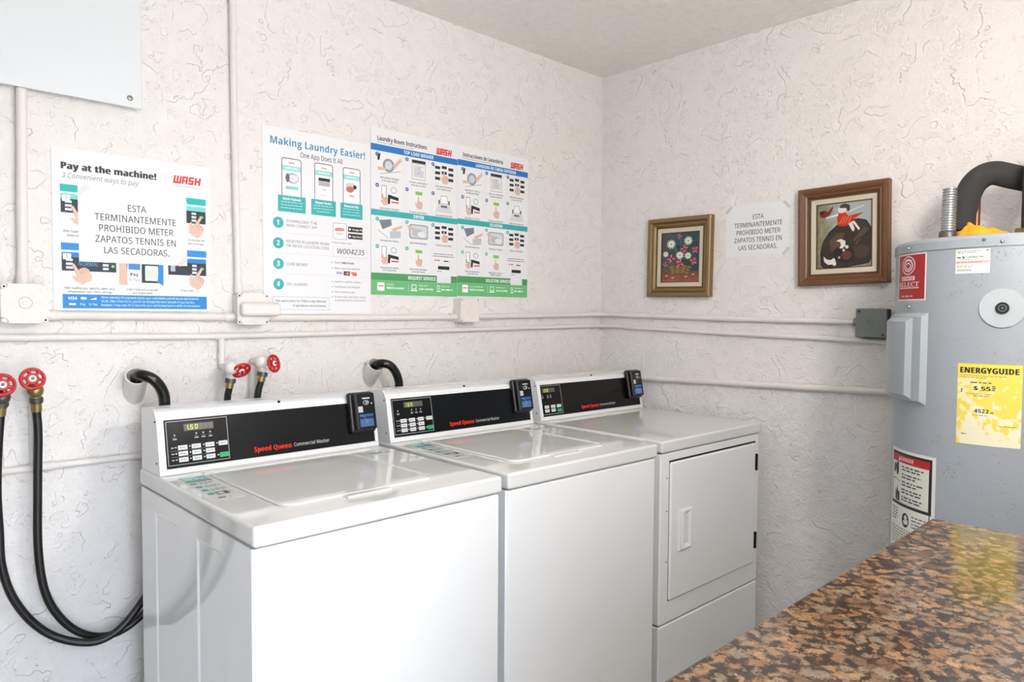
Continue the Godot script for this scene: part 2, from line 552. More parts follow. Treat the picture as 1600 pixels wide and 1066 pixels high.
# one step picture of an instruction poster
func step_picture(im: Image, kind: int, x: float, y: float, w: float, h: float) -> void:
	var line := Color(0.62, 0.63, 0.66)
	rect(im, x, y, w, h, Color(0.925, 0.93, 0.94))
	if kind == 0:      # clothes and drum
		oval(im, x + w * 0.45, y + h * 0.5, w * 0.24, h * 0.32, Color(0.55, 0.58, 0.62))
		oval(im, x + w * 0.45, y + h * 0.5, w * 0.15, h * 0.21, Color(0.80, 0.82, 0.85))
		poly(im, [Vector2(x + w * 0.6, y + h * 0.5), Vector2(x + w * 0.95, y + h * 0.05), Vector2(x + w, y + h * 0.2), Vector2(x + w * 0.72, y + h * 0.6)], SKIN)
		poly(im, [Vector2(x, y + h * 0.62), Vector2(x + w * 0.36, y + h * 0.62), Vector2(x + w * 0.34, y + h * 0.74), Vector2(x, y + h * 0.78)], SKIN)
		poly(im, [Vector2(x, y), Vector2(x + w * 0.12, y), Vector2(x + w * 0.08, y + h * 0.3), Vector2(x, y + h * 0.32)], INK)
		stroke(im, Vector2(x + w * 0.1, y + h * 0.95), Vector2(x + w * 0.95, y + h * 0.7), h * 0.03, line)
	elif kind == 1:    # washer from above
		rect(im, x + w * 0.2, y, w * 0.6, h * 0.14, INK)
		outline(im, x + w * 0.2, y + h * 0.16, w * 0.6, h * 0.8, h * 0.03, line)
		rect(im, x + w * 0.28, y + h * 0.27, w * 0.44, h * 0.56, Color(0.80, 0.82, 0.84))
		for k in 5:
			oval(im, x + w * (0.34 + 0.16 * (k % 3)), y + h * (0.4 + 0.22 * (k / 3)), w * 0.06, h * 0.07, [Color(0.86, 0.80, 0.68), Color(0.70, 0.76, 0.82), Color(0.93, 0.93, 0.95)][k % 3])
	elif kind == 2:    # key pad and finger
		for r in 3:
			for c in 3:
				if not (r == 2 and c == 1):
					rect(im, x + w * (0.08 + 0.31 * c), y + h * (0.1 + 0.27 * r - (0.05 if c == 1 else 0.0)), w * 0.23, h * 0.14, INK)
		hand(im, Vector2(x + w * 0.5, y + h * 0.34), h * 0.46, 0.05)
	elif kind == 3:    # phone, arrow, reader
		rrect(im, x + w * 0.16, y + h * 0.02, w * 0.2, h * 0.62, w * 0.03, Color(0.35, 0.36, 0.4))
		rrect(im, x + w * 0.18, y + h * 0.05, w * 0.16, h * 0.54, w * 0.02, Color(0.97, 0.97, 0.98))
		hand(im, Vector2(x + w * 0.2, y + h * 0.42), h * 0.42, -0.2)
		oval(im, x + w * 0.66, y + h * 0.2, w * 0.13, h * 0.16, Color(0.66, 0.76, 0.82))
		oval(im, x + w * 0.66, y + h * 0.2, w * 0.09, h * 0.11, Color(0.925, 0.93, 0.94))
		poly(im, [Vector2(x + w * 0.42, y + h * 0.42), Vector2(x + w * 0.86, y + h * 0.52), Vector2(x + w * 0.86, y + h * 0.68), Vector2(x + w * 0.52, y + h * 0.60), Vector2(x + w * 0.50, y + h * 0.88), Vector2(x + w * 0.42, y + h * 0.86)], INK)
		rect(im, x + w * 0.56, y + h * 0.74, w * 0.3, h * 0.06, RED)
	elif kind == 4:    # green start key
		rrect(im, x + w * 0.36, y + h * 0.08, w * 0.3, h * 0.17, h * 0.03, Color(0.48, 0.75, 0.33))
		stroke(im, Vector2(x + w * 0.5, y + h * 0.26), Vector2(x + w * 0.5, y + h * 0.44), h * 0.03, SKIN)
		hand(im, Vector2(x + w * 0.5, y + h * 0.36), h * 0.44, 0.1)
	elif kind == 5:    # washer with its lid open
		poly(im, [Vector2(x + w * 0.36, y + h * 0.1), Vector2(x + w * 0.64, y + h * 0.1), Vector2(x + w * 0.68, y + h * 0.52), Vector2(x + w * 0.32, y + h * 0.52)], line)
		poly(im, [Vector2(x + w * 0.38, y + h * 0.13), Vector2(x + w * 0.62, y + h * 0.13), Vector2(x + w * 0.655, y + h * 0.49), Vector2(x + w * 0.345, y + h * 0.49)], Color(0.97, 0.97, 0.98))
		poly(im, [Vector2(x + w * 0.22, y + h * 0.54), Vector2(x + w * 0.78, y + h * 0.54), Vector2(x + w * 0.92, y + h * 0.96), Vector2(x + w * 0.08, y + h * 0.96)], Color(0.84, 0.85, 0.87))
		rect(im, x + w * 0.24, y + h * 0.34, w * 0.06, h * 0.2, INK)
		rect(im, x + w * 0.70, y + h * 0.34, w * 0.06, h * 0.2, INK)
		poly(im, [Vector2(x + w * 0.36, y + h * 0.6), Vector2(x + w * 0.64, y + h * 0.6), Vector2(x + w * 0.66, y + h * 0.7), Vector2(x + w * 0.34, y + h * 0.7)], Color(0.35, 0.38, 0.42))
	elif kind == 6:    # lint screen
		poly(im, [Vector2(x + w * 0.05, y + h * 0.1), Vector2(x + w * 0.55, y), Vector2(x + w * 0.58, y + h * 0.3), Vector2(x + w * 0.2, y + h * 0.55)], Color(0.45, 0.48, 0.52))
		poly(im, [Vector2(x + w * 0.5, y + h * 0.62), Vector2(x + w * 0.95, y + h * 0.55), Vector2(x + w * 0.95, y + h * 0.92), Vector2(x + w * 0.5, y + h * 0.98)], Color(0.74, 0.76, 0.79))
		poly(im, [Vector2(x + w * 0.55, y + h * 0.5), Vector2(x + w, y + h * 0.25), Vector2(x + w, y + h * 0.4), Vector2(x + w * 0.65, y + h * 0.62)], SKIN)
		stroke(im, Vector2(x + w * 0.02, y + h * 0.6), Vector2(x + w * 0.45, y + h * 0.98), h * 0.03, line)
	elif kind == 7:    # dryer opening
		rrect(im, x + w * 0.08, y + h * 0.12, w * 0.84, h * 0.76, h * 0.14, Color(0.62, 0.64, 0.67))
		rrect(im, x + w * 0.13, y + h * 0.18, w * 0.74, h * 0.62, h * 0.12, Color(0.82, 0.84, 0.86))
		oval(im, x + w * 0.45, y + h * 0.56, w * 0.24, h * 0.2, Color(0.72, 0.74, 0.77))
		oval(im, x + w * 0.62, y + h * 0.62, w * 0.18, h * 0.14, Color(0.90, 0.91, 0.93))
		poly(im, [Vector2(x, y + h * 0.2), Vector2(x + w * 0.36, y + h * 0.34), Vector2(x + w * 0.4, y + h * 0.46), Vector2(x + w * 0.05, y + h * 0.4)], SKIN)

func poster_pay() -> ImageTexture:
	var W := 900
	var H := 944
	var im := canvas(W, H, PAPER)
	for dx in [0, 2, 4]:
		text(im, "Pay at the machine!", 0.047 * W + dx, 0.088 * H, 0.040 * H, INK, bold, 0.585 * W)
	text(im, "3 Convenient ways to pay", 0.05 * W, 0.150 * H, 0.032 * H, Color(0.48, 0.49, 0.52), font, 0.46 * W, 0, 0.22)
	wash_logo(im, 0.742 * W, 0.080 * H, 0.195 * W, 0.052 * H)
	path(im, [Vector2(0.76 * W, 0.155 * H), Vector2(0.84 * W, 0.148 * H), Vector2(0.935 * W, 0.158 * H)], 4, Color(0.7, 0.72, 0.75))
	var xs := [0.046, 0.385, 0.70]
	var ws := [0.325, 0.285, 0.27]
	for row in 2:
		var c := Color(0.05, 0.68, 0.66) if row == 0 else Color(0.12, 0.52, 0.80)
		var c2 := Color(0.42, 0.80, 0.77) if row == 0 else Color(0.12, 0.48, 0.75)
		var y0 := 0.222 if row == 0 else 0.580
		for k in 3:
			var x: float = xs[k] * W
			var w: float = ws[k] * W
			rect(im, x, y0 * H, w, 0.044 * H, c)
			rect(im, x, (y0 + 0.056) * H, w, 0.2 * H, Color(0.80, 0.82, 0.85))
			rect(im, x + 3, (y0 + 0.056) * H + 3, w - 6, 0.2 * H - 6, Color(0.965, 0.97, 0.98))
			rect(im, x + 3, (y0 + 0.056) * H + 3, w - 6, 0.032 * H, c2)
			rect(im, x + 3, (y0 + 0.088) * H, w - 6, 0.085 * H, NAVY)
			if k != 1:
				for q in 3:
					rect(im, x + w * (0.08 if k == 0 else 0.62), (y0 + 0.098 + 0.024 * q) * H, w * 0.12, 0.015 * H, Color(0.86, 0.88, 0.91))
				if k == 0:
					text(im, "NORMAL", x + w * 0.28, (y0 + 0.112) * H, 0.028 * H, Color(0.38, 0.68, 0.85), font, w * 0.38, 0, 0.2)
					for q in 3:
						rect(im, x + w * 0.74, (y0 + 0.098 + 0.024 * q) * H, w * 0.11, 0.015 * H, Color(0.86, 0.88, 0.91))
					oval(im, x + w * 0.93, (y0 + 0.135) * H, 10, 9, Color(0.55, 0.75, 0.45))
				else:
					rect(im, x + w * 0.07, (y0 + 0.11) * H, w * 0.12, 0.04 * H, Color(0.70, 0.73, 0.77))
					oval(im, x + w * 0.88, (y0 + 0.125) * H, 12, 9, Color(0.55, 0.75, 0.45))
				hand(im, Vector2(x + w * (0.2 if k == 0 else 0.86), (y0 + 0.130) * H), 0.105 * H, -0.45 if k == 0 else 0.55)
				if k == 0:
					rect(im, x + w * 0.03, (y0 + 0.066) * H, 42, 36, Color(0.95, 0.96, 0.97))
					text(im, "1", x + w * 0.03 + 21, (y0 + 0.073) * H, 20, GREY, font, 0, 1)
			else:
				rect(im, x + 3, (y0 + 0.088) * H, w - 6, 0.145 * H, NAVY)
				poly(im, [Vector2(x, (y0 + 0.09) * H), Vector2(x + w * 0.16, (y0 + 0.09) * H), Vector2(x + w * 0.2, (y0 + 0.25) * H), Vector2(x, (y0 + 0.25) * H)], SKIN)
				rrect(im, x + w * 0.18, (y0 + 0.09) * H, w * 0.32, 0.155 * H, 10, Color(0.93, 0.94, 0.96))
				rect(im, x + w * 0.21, (y0 + 0.10) * H, w * 0.26, 0.05 * H, Color(0.25, 0.50, 0.80))
				text(im, "Pay", x + w * 0.34, (y0 + 0.17) * H, 20, INK, bold, 0, 1)
				text(im, "G Pay", x + w * 0.34, (y0 + 0.205) * H, 18, GREY, font, 0, 1)
				rrect(im, x + w * 0.58, (y0 + 0.12) * H, w * 0.3, 0.1 * H, 4, Color(0.86, 0.88, 0.90))
				rect(im, x + w * 0.61, (y0 + 0.15) * H, w * 0.24, 0.055 * H, Color(0.80, 0.87, 0.80))
				poly(im, [Vector2(x + w * 0.9, (y0 + 0.09) * H), Vector2(x + w, (y0 + 0.09) * H), Vector2(x + w, (y0 + 0.25) * H), Vector2(x + w * 0.86, (y0 + 0.23) * H)], Color(0.12, 0.52, 0.80))
	text(im, "After loading your laundry, select your", 0.06 * W, 0.502 * H, 0.014 * H, INK, font, 0.30 * W)
	text(im, "temperature / soil / fabric settings", 0.08 * W, 0.526 * H, 0.014 * H, INK, font, 0.26 * W)
	text(im, "the machine and", 0.84 * W, 0.502 * H, 0.014 * H, INK, font, 0.12 * W)
	text(im, "start on the app", 0.84 * W, 0.526 * H, 0.014 * H, INK, font, 0.11 * W)
	text(im, "After loading your laundry, select your", 0.06 * W, 0.852 * H, 0.0145 * H, INK, font, 0.30 * W)
	text(im, "temperature / soil / fabric settings", 0.08 * W, 0.874 * H, 0.0145 * H, INK, font, 0.26 * W)
	text(im, "Insert credit card or pay with", 0.43 * W, 0.852 * H, 0.0145 * H, INK, font, 0.205 * W)
	text(im, "your mobile wallet", 0.468 * W, 0.874 * H, 0.0145 * H, INK, font, 0.13 * W)
	text(im, "Press START", 0.79 * W, 0.852 * H, 0.0145 * H, INK, font, 0.09 * W)
	rect(im, 0.05 * W, 0.897 * H, 0.92 * W, 0.088 * H, Color(0.10, 0.50, 0.78))
	text(im, "VISA", 0.08 * W, 0.914 * H, 0.017 * H, Color.WHITE, bold)
	oval(im, 0.165 * W, 0.922 * H, 11, 8, Color.WHITE)
	oval(im, 0.177 * W, 0.922 * H, 11, 8, Color(0.85, 0.92, 0.97))
	poly(im, [Vector2(0.205 * W, 0.93 * H), Vector2(0.245 * W, 0.916 * H), Vector2(0.245 * W, 0.93 * H)], Color.WHITE)
	text(im, "Pay", 0.148 * W, 0.952 * H, 0.014 * H, Color.WHITE, font)
	text(im, "G Pay", 0.2 * W, 0.952 * H, 0.014 * H, Color.WHITE, font)
	rect(im, 0.085 * W, 0.953 * H, 0.04 * W, 0.012 * H, Color(0.9, 0.95, 0.98))
	text(im, "When selecting this payment option, your credit/debit card will be pre-authorized for", 0.275 * W, 0.907 * H, 0.0145 * H, Color.WHITE, font, 0.64 * W)
	text(im, "$5.00. After three hours, you will be charged the exact amount of your laundry,", 0.275 * W, 0.931 * H, 0.0145 * H, Color.WHITE, font, 0.61 * W)
	text(im, "however it may take 24-72 hours for your card issuing bank to settle the transaction.", 0.275 * W, 0.955 * H, 0.0145 * H, Color.WHITE, font, 0.65 * W)
	return tex(im)

func poster_app() -> ImageTexture:
	var W := 760
	var H := 1128
	var im := canvas(W, H, PAPER)
	text(im, "Making Laundry Easier!", 0.06 * W, 0.052 * H, 0.038 * H, Color(0.25, 0.52, 0.68), bold, 0.89 * W)
	text(im, "One App Does It All", 0.325 * W, 0.113 * H, 0.027 * H, INK, font, 0.40 * W)
	var px := [0.160, 0.452, 0.722]
	var titles := ["Mobile Payment", "Request Service", "Rewards"]
	for k in 3:
		var x: float = px[k] * W
		var w := 0.175 * W
		rrect(im, x, 0.155 * H, w, 0.25 * H, 16, Color(0.33, 0.33, 0.36))
		rrect(im, x + 5, 0.155 * H + 5, w - 10, 0.25 * H, 12, Color(0.965, 0.97, 0.98))
		rect(im, x + 5, 0.195 * H, w - 10, 0.028 * H, Color(0.62, 0.85, 0.84))
		rect(im, x + w * 0.36, 0.178 * H, w * 0.3, 5, RED)
		rect(im, x + w * 0.2, 0.207 * H, w * 0.6, 4, Color.WHITE)
		if k == 0:
			oval(im, x + w * 0.55, 0.262 * H, w * 0.32, 0.028 * H, Color(0.62, 0.64, 0.67))
			oval(im, x + w * 0.6, 0.262 * H, w * 0.24, 0.022 * H, Color(0.88, 0.89, 0.91))
			oval(im, x + w * 0.3, 0.262 * H, w * 0.10, 0.024 * H, Color(0.35, 0.37, 0.4))
			rect(im, x + w * 0.2, 0.306 * H, w * 0.65, 0.017 * H, Color(0.52, 0.80, 0.79))
		elif k == 1:
			rect(im, x + w * 0.22, 0.236 * H, w * 0.62, 0.018 * H, INK)
			rect(im, x + w * 0.22, 0.256 * H, w * 0.62, 0.024 * H, Color(0.68, 0.69, 0.72))
			rect(im, x + w * 0.4, 0.298 * H, w * 0.25, 6, Color(0.52, 0.80, 0.79))
			rect(im, x + w * 0.3, 0.330 * H, w * 0.4, 4, Color(0.75, 0.76, 0.78))
		else:
			oval(im, x + w * 0.45, 0.262 * H, w * 0.30, 0.024 * H, Color(0.84, 0.83, 0.84))
			oval(im, x + w * 0.40, 0.278 * H, w * 0.22, 0.018 * H, Color(0.78, 0.42, 0.36))
			oval(im, x + w * 0.68, 0.262 * H, w * 0.10, 0.012 * H, INK)
			rect(im, x + w * 0.36, 0.312 * H, w * 0.3, 5, RED)
		var bx: float = [0.128, 0.422, 0.697][k] * W
		var bw: float = [0.245, 0.232, 0.222][k] * W
		rrect(im, bx, 0.358 * H, bw, 0.088 * H, 6, TEAL)
		text(im, titles[k], bx + bw * 0.5, 0.368 * H, 0.0135 * H, Color.WHITE, bold, bw * 0.66, 1)
		small_print(im, bx + bw * 0.1, 0.391 * H, bw * 0.8, 3, 0.016 * H, 4, Color(0.80, 0.94, 0.93), 40 + k, true)
	var cy := [0.507, 0.617, 0.728, 0.838]
	var lines := [["DOWNLOAD THE", "WASH CONNECT APP"], ["REGISTER IN LAUNDRY ROOM", "OR ENTER LOCATION CODE"], ["LOAD MONEY"], ["DO LAUNDRY"]]
	for k in 4:
		var y: float = cy[k] * H
		oval(im, 0.130 * W, y, 0.046 * W, 0.030 * H, TEAL)
		text(im, str(k + 1), 0.130 * W, y - 0.014 * H, 0.026 * H, Color.WHITE, bold, 0, 1)
		var rows: Array = lines[k]
		for r in rows.size():
			text(im, rows[r], 0.20 * W, y - 0.009 * H + (r - (rows.size() - 1) * 0.5) * 0.024 * H, 0.0155 * H, GREY, font, (0.39 if k == 1 else 0.28 if k == 0 else 0.19) * W)
		if k < 3:
			rect(im, 0.09 * W, y + 0.052 * H, 0.86 * W, 2, Color(0.82, 0.84, 0.86))
	rrect(im, 0.625 * W, 0.478 * H, 0.135 * W, 0.092 * H, 10, Color(0.66, 0.66, 0.70))
	rrect(im, 0.630 * W, 0.481 * H, 0.125 * W, 0.086 * H, 9, Color(0.97, 0.97, 0.98))
	wash_logo(im, 0.645 * W, 0.505 * H, 0.09 * W, 0.018 * H)
	text(im, "CONNECT", 0.692 * W, 0.534 * H, 0.009 * H, GREY, font, 0, 1)
	for k in 2:
		rrect(im, 0.772 * W, (0.492 + 0.040 * k) * H, 0.145 * W, 0.031 * H, 4, Color(0.13, 0.14, 0.15))
		poly(im, [Vector2(0.783 * W, (0.499 + 0.04 * k) * H), Vector2(0.806 * W, (0.507 + 0.04 * k) * H), Vector2(0.783 * W, (0.516 + 0.04 * k) * H)], Color.WHITE)
		text(im, ["Google Play", "App Store"][k], 0.815 * W, (0.503 + 0.040 * k) * H, 0.010 * H, Color.WHITE, bold)
	oval(im, 0.617 * W, 0.590 * H, 4, 4, TEAL)
	text(im, "Enter location code", 0.635 * W, 0.585 * H, 0.0105 * H, GREY, font, 0.17 * W)
	outline(im, 0.625 * W, 0.612 * H, 0.335 * W, 0.060 * H, 2, Color(0.78, 0.80, 0.83))
	# the code written in by hand
	text(im, "W004235", 0.650 * W, 0.622 * H, 0.030 * H, Color(0.12, 0.12, 0.15), font, 0.28 * W, 0, 0.18)
	for q in [[0.698, "Select", "Add Funds"], [0.730, "Enter payment method", ""]]:
		oval(im, 0.617 * W, (q[0] + 0.006) * H, 4, 4, TEAL)
		text(im, q[1], 0.640 * W, q[0] * H, 0.0115 * H, GREY, font)
		if q[2] != "":
			text(im, q[2], 0.71 * W, q[0] * H, 0.0115 * H, INK, bold)
	text(im, "VISA", 0.655 * W, 0.756 * H, 0.013 * H, Color(0.15, 0.22, 0.50), bold)
	rect(im, 0.728 * W, 0.752 * H, 0.062 * W, 0.024 * H, Color(0.16, 0.20, 0.38))
	oval(im, 0.752 * W, 0.764 * H, 8, 8, Color(0.85, 0.25, 0.22))
	oval(im, 0.768 * W, 0.764 * H, 8, 8, Color(0.95, 0.65, 0.25))
	rect(im, 0.80 * W, 0.754 * H, 0.055 * W, 0.010 * H, Color(0.88, 0.45, 0.35))
	rect(im, 0.815 * W, 0.765 * H, 0.045 * W, 0.010 * H, Color(0.75, 0.25, 0.22))
	var bl := ["Search for available machines", "Load laundry and detergent", "Select machine & pay", "To start cycle, select fabric setting"]
	for k in 4:
		oval(im, 0.617 * W, (0.814 + 0.029 * k) * H, 4, 4, TEAL)
		text(im, bl[k], 0.640 * W, (0.808 + 0.029 * k) * H, 0.0105 * H, GREY, font, [0.26, 0.25, 0.20, 0.31][k] * W)
	text(im, "or push start button on the machine", 0.640 * W, 0.914 * H, 0.0105 * H, GREY, font, 0.31 * W)
	outline(im, 0.08 * W, 0.905 * H, 0.51 * W, 0.072 * H, 2, Color(0.55, 0.62, 0.78))
	text(im, "Text washconnect to 77000 to stay informed", 0.102 * W, 0.922 * H, 0.0125 * H, INK, font, 0.46 * W)
	text(im, "of app features and promotions.", 0.25 * W, 0.947 * H, 0.0125 * H, INK, font, 0.31 * W)
	return tex(im)

func poster_steps(spanish: bool) -> ImageTexture:
	var W := 700
	var H := 1050
	var im := canvas(W, H, PAPER)
	for dx in [0.0, 1.5]:
		text(im, "Instrucciones de Lavandería" if spanish else "Laundry Room Instructions", 0.065 * W + dx, 0.046 * H, 0.026 * H, INK, font, 0.56 * W)
	small_print(im, 0.065 * W, 0.083 * H, 0.56 * W, 1, 9, 3, GREY, 3)
	wash_logo(im, 0.735 * W, 0.046 * H, 0.19 * W, 0.042 * H)
	rect(im, 0, 0.096 * H, W, 0.039 * H, BLUE)
	text(im, "LAVADORA DE CARGA SUPERIOR" if spanish else "TOP LOAD WASHER", 0.53 * W, 0.105 * H, 0.021 * H, Color.WHITE, bold, (0.58 if spanish else 0.35) * W, 1)
	var xs := [0.07, 0.395, 0.70]
	var kinds := [0, 1, 2, 3, 4, 5]
	var es := [["Agregue ropa y", "detergente sin sobrecargar"], ["Seleccione temperatura", "y tipo de ciclo"], ["Use su método", "de pago en la máquina"]]
	var en := [["Add clothes & detergent", "at the right amount"], ["Use payment method", "on machine"], ["To start, press fabric", "setting or start"]]
	for k in 6:
		var x: float = xs[k % 3] * W
		var y := (0.150 if k < 3 else 0.335) * H
		step_picture(im, kinds[k], x, y, 0.265 * W, 0.128 * H)
		oval(im, x - 2, y + 6, 13, 13, Color(0.08, 0.33, 0.58))
		text(im, str(k + 1), x - 2, y - 1, 13, Color.WHITE, bold, 0, 1)
		var cap: Array = (es if spanish else en)[(k * 2) % 3]
		text(im, cap[0], x + 0.13 * W, y + 0.136 * H, 0.0105 * H, INK, font, 0.21 * W, 1)
		text(im, cap[1], x + 0.13 * W, y + 0.153 * H, 0.0105 * H, INK, font, 0.17 * W, 1)
	rect(im, 0, 0.487 * H, W, 0.036 * H, TEAL)
	text(im, "SECADORA" if spanish else "DRYER", 0.53 * W, 0.495 * H, 0.020 * H, Color.WHITE, bold, (0.19 if spanish else 0.125) * W, 1)
	kinds = [6, 7, 2, 3, 4]
	for k in 5:
		var x: float = xs[k % 3] * W
		var y := (0.538 if k < 3 else 0.702) * H
		step_picture(im, kinds[k], x, y, 0.265 * W, 0.120 * H)
		oval(im, x - 2, y + 6, 13, 13, TEAL)
		text(im, str(k + 1), x - 2, y - 1, 13, Color.WHITE, bold, 0, 1)
		var cap: Array = (es if spanish else en)[(k * 2 + 1) % 3]
		text(im, cap[0], x + 0.13 * W, y + 0.127 * H, 0.0105 * H, INK, font, 0.2 * W, 1)
		if k > 2:
			text(im, cap[1], x + 0.13 * W, y + 0.143 * H, 0.0105 * H, INK, font, 0.15 * W, 1)
	small_print(im, 0.69 * W, 0.726 * H, 0.27 * W, 2, 15, 4, INK, 9, true)
	small_print(im, 0.72 * W, 0.765 * H, 0.10 * W, 1, 15, 7, RED, 11)
	small_print(im, 0.83 * W, 0.768 * H, 0.12 * W, 1, 15, 7, INK, 12)
	rect(im, 0, 0.868 * H, W, 0.046 * H, Color(0.28, 0.58, 0.36))
	rect(im, 0, 0.914 * H, W, 0.086 * H, Color(0.40, 0.71, 0.47))
	text(im, "SOLICITAR SERVICIO" if spanish else "REQUEST SERVICE", 0.57 * W, 0.880 * H, 0.021 * H, Color.WHITE, bold, (0.37 if spanish else 0.33) * W, 1)
	rect(im, 0.745 * W, 0.80 * H, 0.175 * W, 0.112 * H, PAPER)
	rect(im, 0.76 * W, 0.805 * H, 0.14 * W, 0.022 * H, INK)
	small_print(im, 0.75 * W, 0.838 * H, 0.06 * W, 1, 10, 4, GREY, 5)
	rrect(im, 0.065 * W, 0.926 * H, 0.078 * W, 0.050 * H, 5, Color(0.96, 0.97, 0.97))
	rect(im, 0.075 * W, 0.944 * H, 0.055 * W, 6, RED)
	text(im, "Use la aplicación" if spanish else "Use the", 0.165 * W, 0.930 * H, 0.0115 * H, Color.WHITE, font)
	text(im, "WASH-Connect", 0.165 * W, 0.951 * H, 0.0135 * H, Color.WHITE, bold, 0.2 * W)
	rect(im, 0.41 * W, 0.926 * H, 2, 0.05 * H, Color(0.85, 0.95, 0.88))
	outline(im, 0.445 * W, 0.930 * H, 0.055 * W, 0.030 * H, 4, Color.WHITE)
	rect(im, 0.435 * W, 0.966 * H, 0.075 * W, 6, Color.WHITE)
	text(im, "Visítenos en" if spanish else "Visit us at", 0.53 * W, 0.930 * H, 0.0115 * H, Color.WHITE, font)
	text(im, "wash.com/help", 0.53 * W, 0.951 * H, 0.0135 * H, Color.WHITE, bold, 0.17 * W)
	oval(im, 0.765 * W, 0.945 * H, 13, 15, Color.WHITE)
	oval(im, 0.765 * W, 0.945 * H, 9, 11, Color(0.40, 0.71, 0.47))
	rect(im, 0.745 * W, 0.966 * H, 0.045 * W, 6, Color.WHITE)
	text(im, "Llámenos al" if spanish else "Call us at", 0.80 * W, 0.930 * H, 0.0115 * H, Color.WHITE, font)
	small_print(im, 0.80 * W, 0.953 * H, 0.15 * W, 1, 15, 9, Color.WHITE, 21)
	return tex(im)

func notice_texture() -> ImageTexture:
	var W := 700
	var H := 512
	var im := canvas(W, H, Color(0.905, 0.910, 0.920))
	var ls := ["ESTA", "TERMINANTEMENTE", "PROHIBIDO METER", "ZAPATOS TENNIS EN", "LAS SECADORAS."]
	var ws := [0.18, 0.76, 0.70, 0.76, 0.62]
	for k in 5:
		text(im, ls[k], 0.52 * W, (0.205 + 0.146 * k) * H, 0.088 * H, Color(0.13, 0.135, 0.15), font, ws[k] * W, 1)
	return tex(im)

# print on the black control panel; positions in metres on the panel, scaled by S
func panel_texture(w: float, h: float, dryer: bool) -> ImageTexture:
	var S := 2000.0
	var W := int(w * S)
	var H := int(h * S)
	var im := canvas(W, H, Color(0.085, 0.092, 0.100) if not dryer else Color(0.045, 0.045, 0.045))
	var X := func(m: float) -> float: return m * S
	var Y := func(m: float) -> float: return (h - m) * S
	text(im, "Speed Queen", X.call(0.229), Y.call(0.0275), 0.0128 * S, Color(0.93, 0.20, 0.13), bold, 0.112 * S)
	text(im, "Speed Queen", X.call(0.2295), Y.call(0.0275), 0.0128 * S, Color(0.93, 0.20, 0.13), bold, 0.112 * S)
	text(im, "Commercial " + ("Dryer" if dryer else "Washer"), X.call(0.347), Y.call(0.0262), 0.0098 * S, Color(0.88, 0.88, 0.88), font, (0.100 if dryer else 0.114) * S)
	var fw := 0.116 if dryer else 0.157
	# thin pale line round the keys
	for q in [0.0]:
		outline(im, X.call(0.0045), Y.call(0.1185), fw * S, 0.1115 * S, 3, Color(0.72, 0.73, 0.74))
	var c := Color(0.80, 0.81, 0.82)
	if dryer:
		for lx in [0.016, 0.044, 0.060]:
			oval(im, X.call(lx), Y.call(0.083), 3, 3, c)
			rect(im, X.call(lx - 0.004), Y.call(0.078), 16, 4, c)
			rect(im, X.call(lx - 0.003), Y.call(0.073), 13, 4, c)
	else:
		for lx in [0.0245, 0.079, 0.097, 0.115]:
			oval(im, X.call(lx), Y.call(0.083), 4, 4, c)
			rect(im, X.call(lx - 0.005), Y.call(0.078), 18, 4, GREY)
			rect(im, X.call(lx - 0.005), Y.call(0.0735), 20, 5, c)
		for r in 3:
			var yy := 0.0515 - 0.0155 * r
			rect(im, X.call(0.014), Y.call(yy) - 2, 13, 5, c)
			oval(im, X.call(0.0255), Y.call(yy), 4, 4, c)
			oval(im, X.call(0.0605), Y.call(yy), 4, 4, c)
			oval(im, X.call(0.0955), Y.call(yy), 4, 4, c)
			if r < 2:
				rect(im, X.call(0.013), Y.call(yy - 0.0078), 0.10 * S, 2, Color(0.45, 0.46, 0.47))
		oval(im, X.call(0.1305), Y.call(0.0515), 4, 4, c)
		oval(im, X.call(0.1315), Y.call(0.0205), 4, 4, c)
	return tex(im)

func key_texture() -> ImageTexture:
	# one white key: a little sign and a dark word-like mark
	var im := canvas(96, 48, Color(0.86, 0.87, 0.87))
	outline(im, 14, 14, 20, 18, 4, Color(0.25, 0.26, 0.27))
	rect(im, 42, 18, 38, 12, Color(0.42, 0.43, 0.44))
	for k in 4:
		rect(im, 49 + k * 9, 18, 3, 12, Color(0.86, 0.87, 0.87))
	return tex(im)

func seven(im: Image, d: String, x: float, y: float, w: float, h: float, t: float, c: Color) -> void:
	var segs := {"1": "bc", "5": "afgcd", "0": "abcdef", "8": "abcdefg"}
	for s in segs[d]:
		match s:
			"a": rect(im, x, y, w, t, c)
			"d": rect(im, x, y + h - t, w, t, c)
			"g": rect(im, x, y + (h - t) * 0.5, w, t, c)
			"f": rect(im, x, y, t, h * 0.5, c)
			"e": rect(im, x, y + h * 0.5, t, h * 0.5, c)
			"b": rect(im, x + w - t, y, t, h * 0.5, c)
			"c": rect(im, x + w - t, y + h * 0.5, t, h * 0.5, c)

func display_textures() -> Array:
	var out := []
	for lit in 2:
		var im := canvas(240, 60, Color(0.30, 0.28, 0.26) if lit == 0 else Color.BLACK)
		if lit == 1:
			rect(im, 4, 2, 118, 56, Color(0.14, 0.17, 0.01))
		for k in 6:
			var ghost := k > 2
			var c := Color(0.85, 0.95, 0.20) if lit == 1 else Color(0.40, 0.38, 0.36)
			if ghost and lit == 1:
				continue
			seven(im, "8" if ghost else "150"[k], 12 + k * 38, 10, 24, 40, 7, c)
		if lit == 1:
			rect(im, 39, 44, 7, 7, Color(0.85, 0.95, 0.20))
		out.append(tex(im))
	return out

